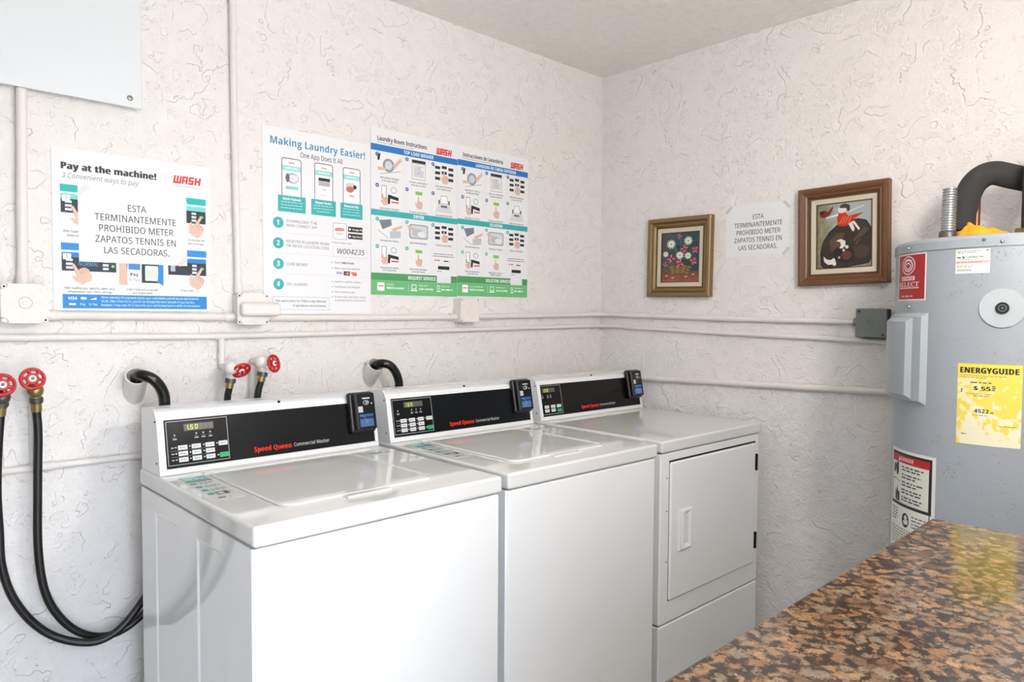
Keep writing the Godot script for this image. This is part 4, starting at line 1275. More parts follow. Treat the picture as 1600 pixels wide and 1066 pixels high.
func console(o: Node3D, w: float, dryer: bool, y0: float) -> void:
	# housing: side outline (z forward as x) extruded along x
	var z0 := -0.565
	var prof := PackedVector2Array([Vector2(z0, y0), Vector2(-0.5935, y0 + 0.147), Vector2(-0.599, y0 + 0.157), Vector2(-0.607, y0 + 0.163), Vector2(-0.618, y0 + 0.165), Vector2(-0.690, y0 + 0.163), Vector2(-0.704, y0 + 0.155), Vector2(-0.706, y0)])
	var xf := Transform3D(Basis(Vector3(0, 0, 1), Vector3(0, 1, 0), Vector3(-1, 0, 0)), Vector3(w - 0.006, 0, 0))
	var mb := MB.new()
	mb.prism(prof, 0.0, w - 0.012, xf)
	var housing := part(o, "console", mb, M.enamel)
	var F := Transform3D(Basis(Vector3.RIGHT, FACE_E, FACE_N), Vector3(0, y0, z0))
	# metal strip along the upper edge
	mb = MB.new()
	var pts := []
	for k in 9:
		var a := PI * 0.5 * k / 8
		pts.append(Vector2(-0.596 - 0.016 * (1.0 - cos(a)), y0 + 0.1485 + 0.0175 * sin(a)))
	var strip := PackedVector2Array()
	for p in pts:
		strip.append(p)
	strip.append(Vector2(-0.620, y0 + 0.160))
	strip.append(Vector2(-0.605, y0 + 0.150))
	mb.prism(strip, 0.004, w - 0.016, xf)
	part(o, "top_strip", mb, M.trim_metal)
	# white frame round the black panel, standing slightly proud
	mb = MB.new()
	var sx := (w - 0.012) / 0.639
	for q in [[0.006, 0.0, w - 0.006, 0.0135], [0.006, 0.0135, 0.0235, 0.147], [w - 0.0175, 0.0135, w - 0.006, 0.147]]:
		mb.rbox(Vector3((q[0] + q[2]) / 2, (q[1] + q[3]) / 2, 0.001), Vector3(q[2] - q[0], q[3] - q[1], 0.008), 0.002)
	part(o, "panel_frame", mb, M.enamel, F)
	# black control panel with its print
	var px0 := 0.0260 if not dryer else 0.020
	var px1 := w - 0.0165
	mb = MB.new()
	mb.sheet(px0 - 0.002, 0.0155, px1, 0.1395, -0.001, 0.0012)
	var panel := part(o, "control_panel", mb, M.panel_dryer if dryer else M.panel_washer, F)
	var k := (px1 - px0 + 0.002) / 0.617
	var X := func(m: float) -> float: return px0 - 0.002 + (m) * k
	# display
	var dx0 := 0.0485 if not dryer else 0.016
	var dx1 := 0.1245 if not dryer else 0.086
	mb = MB.new()
	mb.sheet(X.call(dx0), 0.1072, X.call(dx1), 0.1255, 0.0012, 0.0022)
	part(panel, "display", mb, M.display_glass)
	# keys
	var cols := [0.0305, 0.0645, 0.0995] if not dryer else [0.020, 0.055, 0.088]
	var rows := [0.0603, 0.0450, 0.0295] if not dryer else [0.0465, 0.0315]
	for r in rows.size():
		for c in 3:
			if dryer and r == 1 and c == 2:
				continue
			mb = MB.new()
			mb.rbox(Vector3(0.01175, 0.0058, 0), Vector3(0.0235, 0.0116, 0.0024), 0.001)
			mb.sheet(0.002, 0.0015, 0.0215, 0.0101, 0.0005, 0.00135)
			part(panel, "key", mb, M.key_white, Transform3D(Basis(), Vector3(X.call(cols[c] + 0.0002 * r), rows[r], 0.0012)))
	if not dryer:
		mb = MB.new()
		mb.rbox(Vector3(0.01175, 0.0058, 0), Vector3(0.0235, 0.0120, 0.0024), 0.001)
		mb.sheet(0.002, 0.0015, 0.0215, 0.0101, 0.0005, 0.00135)
		part(panel, "key", mb, M.key_white, Transform3D(Basis(), Vector3(X.call(0.1345), 0.0603, 0.0012)))
	mb = MB.new()
	mb.rbox(Vector3(0.012, 0.0065, 0), Vector3(0.024, 0.0130, 0.0028), 0.0012)
	var start := part(panel, "start_key", mb, M.key_green, Transform3D(Basis(), Vector3(X.call(0.135 if not dryer else 0.089), 0.0290, 0.0012)))
	start.set_meta("label", "green start key")
	# lock hole in the strip, screws in the side
	mb = MB.new()
	mb.lathe(mirrored(disc_profile(0.0042, 0.002)), 14, Transform3D(Basis(Vector3.RIGHT, Vector3(0, 0.5, 0.866), Vector3(0, -0.866, 0.5)), Vector3(0.336 * w / 0.651, y0 + 0.1585, -0.5990)))
	part(o, "lock", mb, M.hole)
	for q in [[-0.598, y0 + 0.134], [-0.586, y0 + 0.03]]:
		mb = MB.new()
		mb.lathe(disc_profile(0.0028, 0.0016), 10, Transform3D(Basis(Vector3.UP, Vector3.LEFT, Vector3.BACK), Vector3(0.006, q[1], q[0])))
		part(o, "screw", mb, M.hole)
	# card reader clipped over the right end of the panel
	mb = MB.new()
	mb.rbox(Vector3(0.0, 0.0, 0.010), Vector3(0.088, 0.124, 0.020), 0.009, Transform3D(), 2)
	var rd := part(o, "card_reader", mb, M.plastic_black, F * Transform3D(Basis(), Vector3(w - 0.0615, 0.108, 0.001)))
	mb = MB.new()
	mb.rbox(Vector3(0.004, 0.001, 0.024), Vector3(0.073, 0.113, 0.016), 0.007, Transform3D(), 2)
	part(rd, "reader_bezel", mb, M.plastic_black)
	mb = MB.new()
	mb.sheet(-0.0285, -0.051, 0.0365, 0.0535, 0.031, 0.0326)
	part(rd, "reader_face", mb, M.reader_face)
	mb = MB.new()
	mb.sheet(-0.020, -0.0455, 0.0275, -0.0075, 0.0325, 0.0332)
	part(rd, "screen", mb, M.reader_screen)

# pressed side sheet with two recessed panels: [z0, z1] of each, all between y0 and y1
func side_sheet(wells: Array, y0: float, y1: float) -> MB:
	var mb := MB.new()
	var xo := 0.0015      # outer plane
	var xi := 0.0048      # bottom of the recess
	var b := 0.006
	var lo := 0.04
	var hi := 0.870
	var za := -0.698
	var zb := -0.014
	var face := func(z0: float, z1: float, ya: float, yb: float, x: float) -> void:
		mb.quad(Vector3(x, yb, z0), Vector3(x, yb, z1), Vector3(x, ya, z1), Vector3(x, ya, z0), Vector3.LEFT)
	face.call(za, zb, y1, hi, xo)
	face.call(za, zb, lo, y0, xo)
	var last := za
	for q in wells:
		face.call(last, q[0], y0, y1, xo)
		last = q[1]
		face.call(q[0] + b, q[1] - b, y0 + b, y1 - b, xi)
		var o := [Vector3(xo, y1, q[0]), Vector3(xo, y1, q[1]), Vector3(xo, y0, q[1]), Vector3(xo, y0, q[0])]
		var n := [Vector3(xi, y1 - b, q[0] + b), Vector3(xi, y1 - b, q[1] - b), Vector3(xi, y0 + b, q[1] - b), Vector3(xi, y0 + b, q[0] + b)]
		var nn := [Vector3(-1, -0.6, 0), Vector3(-1, 0, -0.6), Vector3(-1, 0.6, 0), Vector3(-1, 0, 0.6)]
		for k in 4:
			mb.quad(o[k], o[(k + 1) % 4], n[(k + 1) % 4], n[k], nn[k].normalized())
	face.call(last, zb, y0, y1, xo)
	# returns to the cabinet
	mb.quad(Vector3(xo, hi, zb), Vector3(0.006, hi, zb + 0.004), Vector3(0.006, lo, zb + 0.004), Vector3(xo, lo, zb), Vector3(-0.6, 0, 0.8))
	mb.quad(Vector3(xo, hi, za), Vector3(0.006, hi, za), Vector3(0.006, lo, za), Vector3(xo, lo, za), Vector3.FORWARD)
	mb.quad(Vector3(xo, lo, za), Vector3(0.006, lo, za), Vector3(0.006, lo, zb), Vector3(xo, lo, zb), Vector3.DOWN)
	return mb

func washer(label: String, at: Vector3, w: float, turn: float) -> Node3D:
	var o := thing("top_load_washer", label, "washer", at, "top-load washers along the back wall")
	o.rotation.y = turn
	var T := 0.916
	var mb := MB.new()
	mb.rbox(Vector3(w / 2, 0.4525, -0.355), Vector3(w - 0.010, 0.835, 0.698), 0.007, Transform3D(), 2)
	var body := part(o, "cabinet", mb, M.enamel_side)
	part(body, "side_sheet", side_sheet([[-0.588, -0.422], [-0.303, -0.141]], 0.10, 0.826), M.enamel_side)
	for q in [Vector3(0.05, 0, -0.05), Vector3(w - 0.05, 0, -0.05), Vector3(0.05, 0, -0.65), Vector3(w - 0.05, 0, -0.65)]:
		mb = MB.new()
		mb.lathe([Vector2(0.02, 0.036), Vector2(0.02, 0.012), Vector2(0.026, 0.0), Vector2(0, 0)], 14, Transform3D(Basis(), q))
		part(o, "foot", mb, M.rubber)
	mb = MB.new()
	mb.rbox(Vector3(w / 2, T - 0.0215, -0.354), Vector3(w, 0.043, 0.708), 0.008, Transform3D(), 3)
	part(o, "top", mb, M.enamel_top_dimmed)
	# lid with a rolled rim and a lip to lift it by
	mb = MB.new()
	var lx0 := 0.106
	var lx1 := w - 0.146
	var hx := (lx1 - lx0) / 2
	var hz := 0.209
	var shape := PackedVector2Array()
	for q in [[1, 1, 0.0], [-1, 1, PI / 2], [-1, -1, PI], [1, -1, PI * 1.5]]:
		for s in 7:
			var a: float = q[2] + PI / 2 * s / 6
			shape.append(Vector2((lx0 + lx1) / 2 + q[0] * (hx - 0.03) + cos(a) * 0.03, 0.302 + q[1] * (hz - 0.03) + sin(a) * 0.03))
	mb.prism(shape, -0.001, 0.0030, Transform3D(Basis(Vector3.RIGHT, Vector3.FORWARD, Vector3.UP), Vector3(0, T, 0)))
	var lid := part(o, "lid", mb, M.enamel_top_dimmed)
	mb = MB.new()
	var ring := []
	for p in shape:
		ring.append(Vector3(p.x, T + 0.0022, -p.y))
	ring.append(ring[0])
	mb.tube(ring, 0.0036, 10)
	part(lid, "rim", mb, M.enamel_top_dimmed)
	mb = MB.new()
	mb.rbox(Vector3((lx0 + lx1) / 2, T + 0.002, -0.083), Vector3(0.12, 0.005, 0.030), 0.0024, Transform3D(), 2)
	part(lid, "lip", mb, M.enamel_top_dimmed)
	# rail under the console where the lid hinges
	mb = MB.new()
	mb.rbox(Vector3(w / 2 + 0.02, T + 0.0005, -0.536), Vector3(w - 0.16, 0.006, 0.030), 0.0028, Transform3D(), 2)
	part(o, "hinge_rail", mb, M.enamel_top_dimmed)
	# stickers on the top
	var flat := Transform3D(Basis(Vector3.RIGHT, Vector3.FORWARD, Vector3.UP), Vector3(0, T, 0))
	mb = MB.new()
	mb.sheet(-0.0335, -0.135, 0.0335, 0.135, -0.0001, 0.0004)
	part(o, "instruction_sticker", mb, M.sticker_print, flat * Transform3D(Basis(Vector3.BACK, -0.03), Vector3(0.060, 0.380, 0)))
	mb = MB.new()
	mb.sheet(-0.036, -0.02, 0.036, 0.02, -0.0001, 0.0004)
	part(o, "small_sticker", mb, M.sticker_small, flat * Transform3D(Basis(Vector3.BACK, 0.1), Vector3(w - 0.068, 0.462, 0)))
	console(o, w, false, T)
	return o

func dryer(label: String, at: Vector3, w: float, turn: float) -> Node3D:
	var o := thing("dryer", label, "dryer", at)
	o.rotation.y = turn
	var T := 0.916
	var mb := MB.new()
	mb.rbox(Vector3(w / 2, 0.587, -0.358), Vector3(w - 0.008, 0.572, 0.700), 0.006, Transform3D(), 2)
	part(o, "cabinet", mb, M.enamel)
	mb = MB.new()
	mb.rbox(Vector3(w / 2, 0.1605, -0.358), Vector3(w - 0.008, 0.273, 0.700), 0.006, Transform3D(), 2)
	part(o, "lower_panel", mb, M.enamel)
	mb = MB.new()
	mb.box(Vector3(w / 2, 0.299, -0.358), Vector3(w - 0.02, 0.02, 0.685))
	part(o, "seam", mb, M.gap)
	mb = MB.new()
	mb.box(Vector3(w / 2, 0.874, -0.358), Vector3(w - 0.02, 0.02, 0.685))
	part(o, "seam", mb, M.gap)
	for q in [Vector3(0.05, 0, -0.05), Vector3(w - 0.05, 0, -0.05), Vector3(0.05, 0, -0.65), Vector3(w - 0.05, 0, -0.65)]:
		mb = MB.new()
		mb.lathe([Vector2(0.02, 0.026), Vector2(0.02, 0.01), Vector2(0.024, 0.0), Vector2(0, 0)], 14, Transform3D(Basis(), q))
		part(o, "foot", mb, M.rubber)
	mb = MB.new()
	mb.rbox(Vector3(w / 2, T - 0.020, -0.354), Vector3(w, 0.040, 0.708), 0.008, Transform3D(), 3)
	part(o, "top", mb, M.enamel_top_dimmed)
	# door in a shadow gap
	var dc := Vector3(0.330, 0.610, 0.0)
	mb = MB.new()
	mb.rbox(dc + Vector3(0.002, 0.0015, -0.0080), Vector3(0.562, 0.471, 0.003), 0.0014)
	part(o, "door_gap", mb, M.gap)
	mb = MB.new()
	mb.rbox(dc + Vector3(0, -0.001, -0.008), Vector3(0.556, 0.464, 0.016), 0.0075, Transform3D(), 3)
	var door := part(o, "door", mb, M.enamel)
	# recessed grip
	mb = MB.new()
	mb.frame(0.074, 0.138, [Vector2(0.0, 0.0), Vector2(0.0015, 0.006), Vector2(0.007, 0.007), Vector2(0.010, 0.005), Vector2(0.018, 0.0005)])
	mb.quad(Vector3(-0.02, 0.052, 0.0006), Vector3(0.02, 0.052, 0.0006), Vector3(0.02, -0.052, 0.0006), Vector3(-0.02, -0.052, 0.0006), Vector3.BACK)
	var grip := part(door, "handle", mb, M.plastic_white, Transform3D(Basis(), Vector3(0.135, 0.605, 0.0)))
	mb = MB.new()
	mb.rbox(Vector3(-0.024, 0, 0.007), Vector3(0.012, 0.128, 0.012), 0.003, Transform3D(), 2)
	part(grip, "grip_edge", mb, M.plastic_white)
	for y in [0.765, 0.462]:
		mb = MB.new()
		mb.rbox(Vector3(0.6195, y, -0.0045), Vector3(0.011, 0.064, 0.010), 0.002)
		part(door, "hinge", mb, M.hinge)
	for y in [0.79, 0.68, 0.51]:
		mb = MB.new()
		mb.lathe(mirrored(disc_profile(0.0025, 0.002)), 8, Transform3D(Basis(Vector3.RIGHT, Vector3.BACK, Vector3.DOWN), Vector3(0.040, y, -0.0085)))
		part(o, "screw", mb, M.hole)
	console(o, w, true, T)
	return o

# ------------------------------------------------------------------ plumbing and wiring
func strap(parent: Node3D, at: Vector3, across: Vector3, run: Vector3, out: Vector3, r: float, m: Material, ears := 2) -> void:
	# saddle strap over a pipe: half ring and screwed ears
	var mb := MB.new()
	var ring := []
	for k in 9:
		var a := PI * k / 8
		ring.append(across * cos(a) * (r + 0.0015) + out * (sin(a) * (r + 0.0015) + r * 0.6))
	ring.push_front(across * (r + 0.0015) + out * 0.001)
	ring.append(-across * (r + 0.0015) + out * 0.001)
	for i in ring.size() - 1:
		var a: Vector3 = ring[i]
		var b: Vector3 = ring[i + 1]
		var nn := (a + b) * 0.5 - out * r * 0.6
		nn = (nn - run * nn.dot(run)).normalized()
		mb.quad(at + a - run * 0.008, at + b - run * 0.008, at + b + run * 0.008, at + a + run * 0.008, nn)
	var o := part(parent, "strap", mb, m)
	for s in ([1.0, -1.0] if ears == 2 else [1.0]):
		mb = MB.new()
		mb.rbox(Vector3(0, 0, 0), Vector3(0.026, 0.003, 0.017), 0.0012, Transform3D(Basis(across, out, across.cross(out)), at + across * s * (r + 0.012) + out * 0.0016))
		mb.lathe([Vector2(0, 0.0062), Vector2(0.003, 0.0055), Vector2(0.0048, 0.003), Vector2(0.0048, 0)], 10, Transform3D(Basis(across, out, across.cross(out)), at + across * s * (r + 0.015)))
		part(o, "strap_ear", mb, m)

func sleeve_joint(parent: Node3D, called: String, a: Vector3, b: Vector3, r: float, m: Material) -> void:
	var mb := MB.new()
	mb.tube([a, a.lerp(b, 0.08), a.lerp(b, 0.92), b], r, 14, [r * 0.9, r, r, r * 0.9])
	part(parent, called, mb, m)

func wheel(parent: Node3D, at: Vector3, axis: Vector3) -> void:
	var xf := along(at, axis)
	var mb := MB.new()
	var ring := []
	for k in 29:
		var a := TAU * k / 28
		ring.append(xf * Vector3(cos(a) * 0.0245, 0, sin(a) * 0.0245))
	mb.tube(ring, 0.0042, 10)
	mb.lathe([Vector2(0.0, 0.003), Vector2(0.0135, 0.003), Vector2(0.015, 0.0), Vector2(0.0135, -0.003), Vector2(0, -0.003)], 20, xf)
	for k in 6:
		var a := TAU * k / 6
		var d := Vector3(cos(a), 0, sin(a))
		mb.tube([xf * (d * 0.011), xf * (d * 0.024)], 0.0040, 8)
	var w := part(parent, "hand_wheel", mb, M.red_paint)
	mb = MB.new()
	mb.lathe([Vector2(0.0, 0.0055), Vector2(0.0075, 0.0055), Vector2(0.0088, 0.003)], 16, xf)
	part(w, "washer_plate", mb, M.plastic_white)
	mb = MB.new()
	mb.lathe([Vector2(0.0, 0.0088), Vector2(0.0035, 0.0088), Vector2(0.0042, 0.0055)], 6, xf)
	part(w, "nut", mb, M.old_steel)

func valve(label: String, base: Vector3, whl: Vector3, axis: Vector3, outlet: Vector3, body_mat: Material) -> void:
	# base: where it leaves the wall; body forward of that, wheel on its stem, outlet below
	var o := thing("valve", label, "valve", base, "red-wheeled water valves")
	var body := base + Vector3(0, 0, 0.050)
	var mb := MB.new()
	mb.tube([Vector3.ZERO, Vector3(0, 0, 0.030), Vector3(0, 0, 0.032), Vector3(0, 0, 0.046)], 0.012, 14, [0.012, 0.012, 0.016, 0.016])
	mb.lathe([Vector2(0, 0.019), Vector2(0.010, 0.0165), Vector2(0.0165, 0.009), Vector2(0.0185, 0.0), Vector2(0.0165, -0.009), Vector2(0.010, -0.0165), Vector2(0, -0.019)], 18, Transform3D(Basis(), body - base), false)
	mb.tube([body - base, outlet - base], 0.0125, 14)
	part(o, "body", mb, body_mat)
	mb = MB.new()
	mb.tube([body - base, whl - base], 0.006, 10)
	mb.tube([(body - base).lerp(whl - base, 0.25), (body - base).lerp(whl - base, 0.62)], 0.0105, 6)
	part(o, "stem", mb, body_mat)
	wheel(o, whl - base, axis)

func hose(called: String, label: String, pts: Array, r: float, mt: Material, fit_len := 0.03) -> void:
	var o := thing(called, label, "hose", pts[0])
	var sm := []
	for p in curve(pts, 7):
		sm.append(p - pts[0])
	var mb := MB.new()
	mb.tube(sm, r, 14)
	part(o, "tube", mb, mt)
	var d: Vector3 = (pts[1] - pts[0]).normalized()
	mb = MB.new()
	mb.tube([-d * 0.002, d * 0.002, d * 0.010, d * 0.012], 0.0155, 14, [0.014, 0.0155, 0.0155, 0.014])
	part(o, "coupling", mb, M.old_steel)
	mb = MB.new()
	mb.tube([d * 0.012, d * (0.012 + fit_len)], r + 0.0016, 14)
	part(o, "ferrule", mb, M.brass)

func drain(n_label: String, h_label: String, mouth: Vector3, ax: Vector3, elbow: Array) -> void:
	# plastic stub that rises out of the wall at a slant; the wall cuts it off
	ax = ax.normalized()
	var R := 0.0290
	var u := ax.cross(Vector3.RIGHT).normalized()
	var v := ax.cross(u)
	var mb := MB.new()
	var seg := 28
	var rings := [[], [], [], []]
	var ns := []
	for k in seg:
		var a := TAU * k / seg
		var d := u * cos(a) + v * sin(a)
		ns.append(d)
		var p := mouth + d * R
		var t := (ZA - p.z) / ax.z
		rings[0].append(p + ax * t - mouth)
		rings[1].append(d * R)
		rings[2].append(d * (R - 0.0035))
		rings[3].append(d * (R - 0.0035) - ax * 0.04)
	for k in seg:
		var k2 := (k + 1) % seg
		mb.smooth_quad(rings[0][k], rings[1][k], rings[1][k2], rings[0][k2], ns[k], ns[k], ns[k2], ns[k2])
		mb.quad(rings[1][k], rings[2][k], rings[2][k2], rings[1][k2], ax)
		mb.smooth_quad(rings[2][k], rings[3][k], rings[3][k2], rings[2][k2], -ns[k], -ns[k], -ns[k2], -ns[k2])
		mb.tri(-ax * 0.04, rings[3][k], rings[3][k2], ax, ax, ax)
	single("drain_stub", mb, M.pvc, n_label, "drain pipe", mouth, "slanted drain stubs in the back wall")
	mb = MB.new()
	var sm := []
	for p in curve(elbow, 8):
		sm.append(p - elbow[0])
	mb.tube(sm, 0.0150, 18)
	single("drain_hose", mb, M.rubber_gloss, h_label, "hose", elbow[0], "black drain hoses")

func junction_box(label: String, x0: float, x1: float, y0: float, y1: float, depth: float, with_knob: bool) -> Node3D:
	var o := thing("junction_box", label, "junction box", Vector3((x0 + x1) / 2, y0, ZA))
	var w := x1 - x0
	var h := y1 - y0
	var mb := MB.new()
	mb.rbox(Vector3(0, h / 2, (depth - 0.008) / 2), Vector3(w - 0.008, h - 0.008, depth - 0.008), 0.004)
	part(o, "box", mb, M.pipe_paint)
	mb = MB.new()
	var c := 0.014
	var hw := w / 2
	var out := PackedVector2Array()
	for q in [[1, 0.0, 1], [1, h, -1], [-1, h, -1], [-1, 0.0, 1]]:
		var crn := [Vector2(q[0] * (hw - c), q[1]), Vector2(q[0] * (hw - c), q[1] + q[2] * c * 0.5), Vector2(q[0] * (hw - c * 0.82), q[1] + q[2] * c * 0.82), Vector2(q[0] * (hw - c * 0.5), q[1] + q[2] * c), Vector2(q[0] * hw, q[1] + q[2] * c)]
		if q[0] * q[2] < 0:
			crn.reverse()
		out.append_array(PackedVector2Array(crn))
	mb.prism(out, depth - 0.008, depth)
	var cover := part(o, "cover", mb, M.pipe_paint)
	for q in [Vector2(-1, 1), Vector2(1, -1), Vector2(1, 1), Vector2(-1, -1)]:
		mb = MB.new()
		mb.lathe(mirrored(disc_profile(0.0068, 0.005)), 12, Transform3D(Basis(Vector3.RIGHT, Vector3.BACK, Vector3.DOWN), Vector3(q.x * (hw - 0.0075), h / 2 + q.y * (h / 2 - 0.0075), depth - 0.009)))
		part(o, "screw_boss", mb, M.pipe_paint)
		if q.x * q.y < 0 or not with_knob:
			mb = MB.new()
			mb.lathe(mirrored(disc_profile(0.0028, 0.0012)), 10, Transform3D(Basis(Vector3.RIGHT, Vector3.BACK, Vector3.DOWN), Vector3(q.x * (hw - 0.0075), h / 2 + q.y * (h / 2 - 0.0075), depth - 0.0045)))
			part(o, "screw_hole", mb, M.hole)
	if with_knob:
		mb = MB.new()
		mb.lathe([Vector2(0.0, 0.0015), Vector2(0.004, 0.0022), Vector2(0.009, 0.0008), Vector2(0.0125, 0.0008), Vector2(0.014, 0.0025), Vector2(0.0155, 0.0)], 24, Transform3D(Basis(Vector3.RIGHT, Vector3.BACK, Vector3.DOWN), Vector3(0, h * 0.52, depth)))
		part(cover, "knockout", mb, M.pipe_paint)
	return o

# ------------------------------------------------------------------ build
func _ready() -> void:
	font = SystemFont.new(); font.font_names = ["Droid Sans"]
	bold = SystemFont.new(); bold.font_names = ["Droid Sans"]; bold.font_weight = 700
	serif = SystemFont.new(); serif.font_names = ["Droid Serif"]; serif.font_weight = 700

	# camera
	var cam := Camera3D.new()
	cam.name = "camera"
	var yaw := 0.7591
	var pit := 0.0384
	var rol := 0.0059
	var right := Vector3(cos(yaw), 0, sin(yaw))
	var fwd := Vector3(sin(yaw), 0, -cos(yaw))
	var fw2 := fwd * cos(pit) - Vector3.UP * sin(pit)
	var up2 := Vector3.UP * cos(pit) + fwd * sin(pit)
	var r3 := right * cos(rol) + up2 * sin(rol)
	var u3 := up2 * cos(rol) - right * sin(rol)
	cam.transform = Transform3D(Basis(r3, u3, -fw2), Vector3(-0.5694, 1.3288, 1.3168))
	cam.fov = rad_to_deg(2.0 * atan(533.0 / 1111.3))
	cam.near = 0.05
	add_child(cam)
	cam.current = true

	# sky seen through the doorway, exposure
	var env := Environment.new()
	env.background_mode = Environment.BG_SKY
	var skym := ProceduralSkyMaterial.new()
	skym.sky_top_color = Color(0.80, 0.87, 0.96)
	skym.sky_horizon_color = Color(0.95, 0.96, 0.98)
	skym.ground_bottom_color = Color(0.60, 0.58, 0.55)
	skym.ground_horizon_color = Color(0.80, 0.80, 0.80)
	skym.sky_energy_multiplier = 3.5
	skym.ground_energy_multiplier = 2.2
	var sky := Sky.new()
	sky.sky_material = skym
	env.sky = sky
	env.tonemap_mode = Environment.TONE_MAPPER_LINEAR
	env.tonemap_exposure = 0.57
	env.sdfgi_enabled = true
	env.ssao_enabled = true
	env.ssil_enabled = true
	# sun on the pavement outside; it comes over the side of the building and does not reach into the room
	var sun := DirectionalLight3D.new()
	sun.name = "sun"
	sun.light_energy = 22.0
	sun.light_color = Color(1.0, 0.985, 0.96)
	sun.light_angular_distance = 0.53
	sun.shadow_enabled = true
	sun.sky_mode = DirectionalLight3D.SKY_MODE_LIGHT_ONLY
	sun.basis = Basis.looking_at(Vector3(-0.62, -0.78, 0.05).normalized(), Vector3.UP)
	add_child(sun)
	var we := WorldEnvironment.new()
	we.name = "environment"
	we.environment = env
	add_child(we)

	make_materials()
	build_room()
	build_unseen_lamp()
	build_counter()
	washer("white washer nearest the black fill hoses, its side panel in full view", Vector3(0, 0, 0), 0.651, 0.0)
	washer("white washer in the middle, between the other washer and the dryer", Vector3(0.676, 0, -0.006), 0.645, deg_to_rad(-0.9))
	dryer("white front-door dryer in the corner of the room", Vector3(1.362, 0, -0.008), 0.650, deg_to_rad(-0.8))
	build_heater()
	build_wall_prints()
	build_pictures()
	build_pipes()
	build_boxes()
	build_valves()

func build_room() -> void:
	var T := 0.16
	var mb := MB.new()
	mb.box(Vector3((XL + XB) / 2, -0.08, (ZA + ZF) / 2), Vector3(XB - XL + 2 * T, 0.16, ZF - ZA + 2 * T))
	struct("floor", mb, M.floor_tile)
	mb = MB.new()
	mb.box(Vector3((XL + XB) / 2, CEIL + 0.08, (ZA + ZF) / 2), Vector3(XB - XL + 2 * T, 0.16, ZF - ZA + 2 * T))
	struct("ceiling", mb, M.ceiling_paint)
	mb = MB.new()
	mb.box(Vector3((XL + XB) / 2, CEIL / 2, ZA - T / 2), Vector3(XB - XL + 2 * T, CEIL, T))
	struct("wall_back", mb, M.wall_paint)
	mb = MB.new()
	mb.box(Vector3(XB + T / 2, CEIL / 2, (ZA + ZF) / 2), Vector3(T, CEIL, ZF - ZA))
	struct("wall_right", mb, M.wall_paint)
	mb = MB.new()
	mb.box(Vector3(XL - T / 2, CEIL / 2, (ZA + ZF) / 2), Vector3(T, CEIL, ZF - ZA))
	struct("wall_left", mb, M.wall_paint)
	# front wall, out of view; its doorway is placed to daylight the first washer
	var d0 := -0.72
	var d1 := 0.085
	var dh := 2.08
	mb = MB.new()
	mb.box(Vector3((XL - T + d0) / 2, CEIL / 2, ZF + T / 2), Vector3(d0 - XL + T, CEIL, T))
	mb.box(Vector3((XB + T + d1) / 2, CEIL / 2, ZF + T / 2), Vector3(XB + T - d1, CEIL, T))
	mb.box(Vector3((d0 + d1) / 2, (CEIL + dh) / 2, ZF + T / 2), Vector3(d1 - d0, CEIL - dh, T))
	struct("wall_front", mb, M.wall_paint)
	mb = MB.new()
	mb.box(Vector3(0, -0.11, ZF + T + 4.0), Vector3(16, 0.1, 8.0))
	struct("pavement", mb, M.pavement)  # unseen ground outside, kept pale to bounce sunlight onto the ceiling

func build_unseen_lamp() -> void:  # lamp out of view, placed to light the machine fronts and both walls
	var o := thing("unseen_wall_lamp", "unseen opal globe wall lamp above the counter, placed to light the machine fronts and walls", "lamp", Vector3(0.70, 1.90, ZF))
	var out := Transform3D(Basis(Vector3.RIGHT, Vector3.FORWARD, Vector3.UP), Vector3.ZERO)
	var mb := MB.new()
	mb.lathe(mirrored([Vector2(0, 0), Vector2(0.065, 0), Vector2(0.068, 0.006), Vector2(0.060, 0.022), Vector2(0.030, 0.028), Vector2(0.030, 0.045), Vector2(0.0, 0.045)]), 32, out)
	part(o, "base", mb, M.plastic_white)
	mb = MB.new()
	var prof := []
	for k in 15:
		var a := PI * (0.10 + 0.90 * k / 14)
		prof.append(Vector2(sin(a) * 0.10, 0.135 - cos(a) * 0.10))
	mb.lathe(mirrored(prof), 32, out, false)
	part(o, "unseen_lamp_globe", mb, M.unseen_lamp_diffuser)
	var l := OmniLight3D.new()
	l.name = "unseen_lamp_glow"
	l.light_color = LAMP_COLOR
	l.light_energy = LAMP_ENERGY
	l.light_size = 0.09
	l.omni_range = 8.0
	l.omni_attenuation = 2.0
	l.shadow_enabled = true
	l.position = Vector3(0, 0, -0.135)
	o.add_child(l)

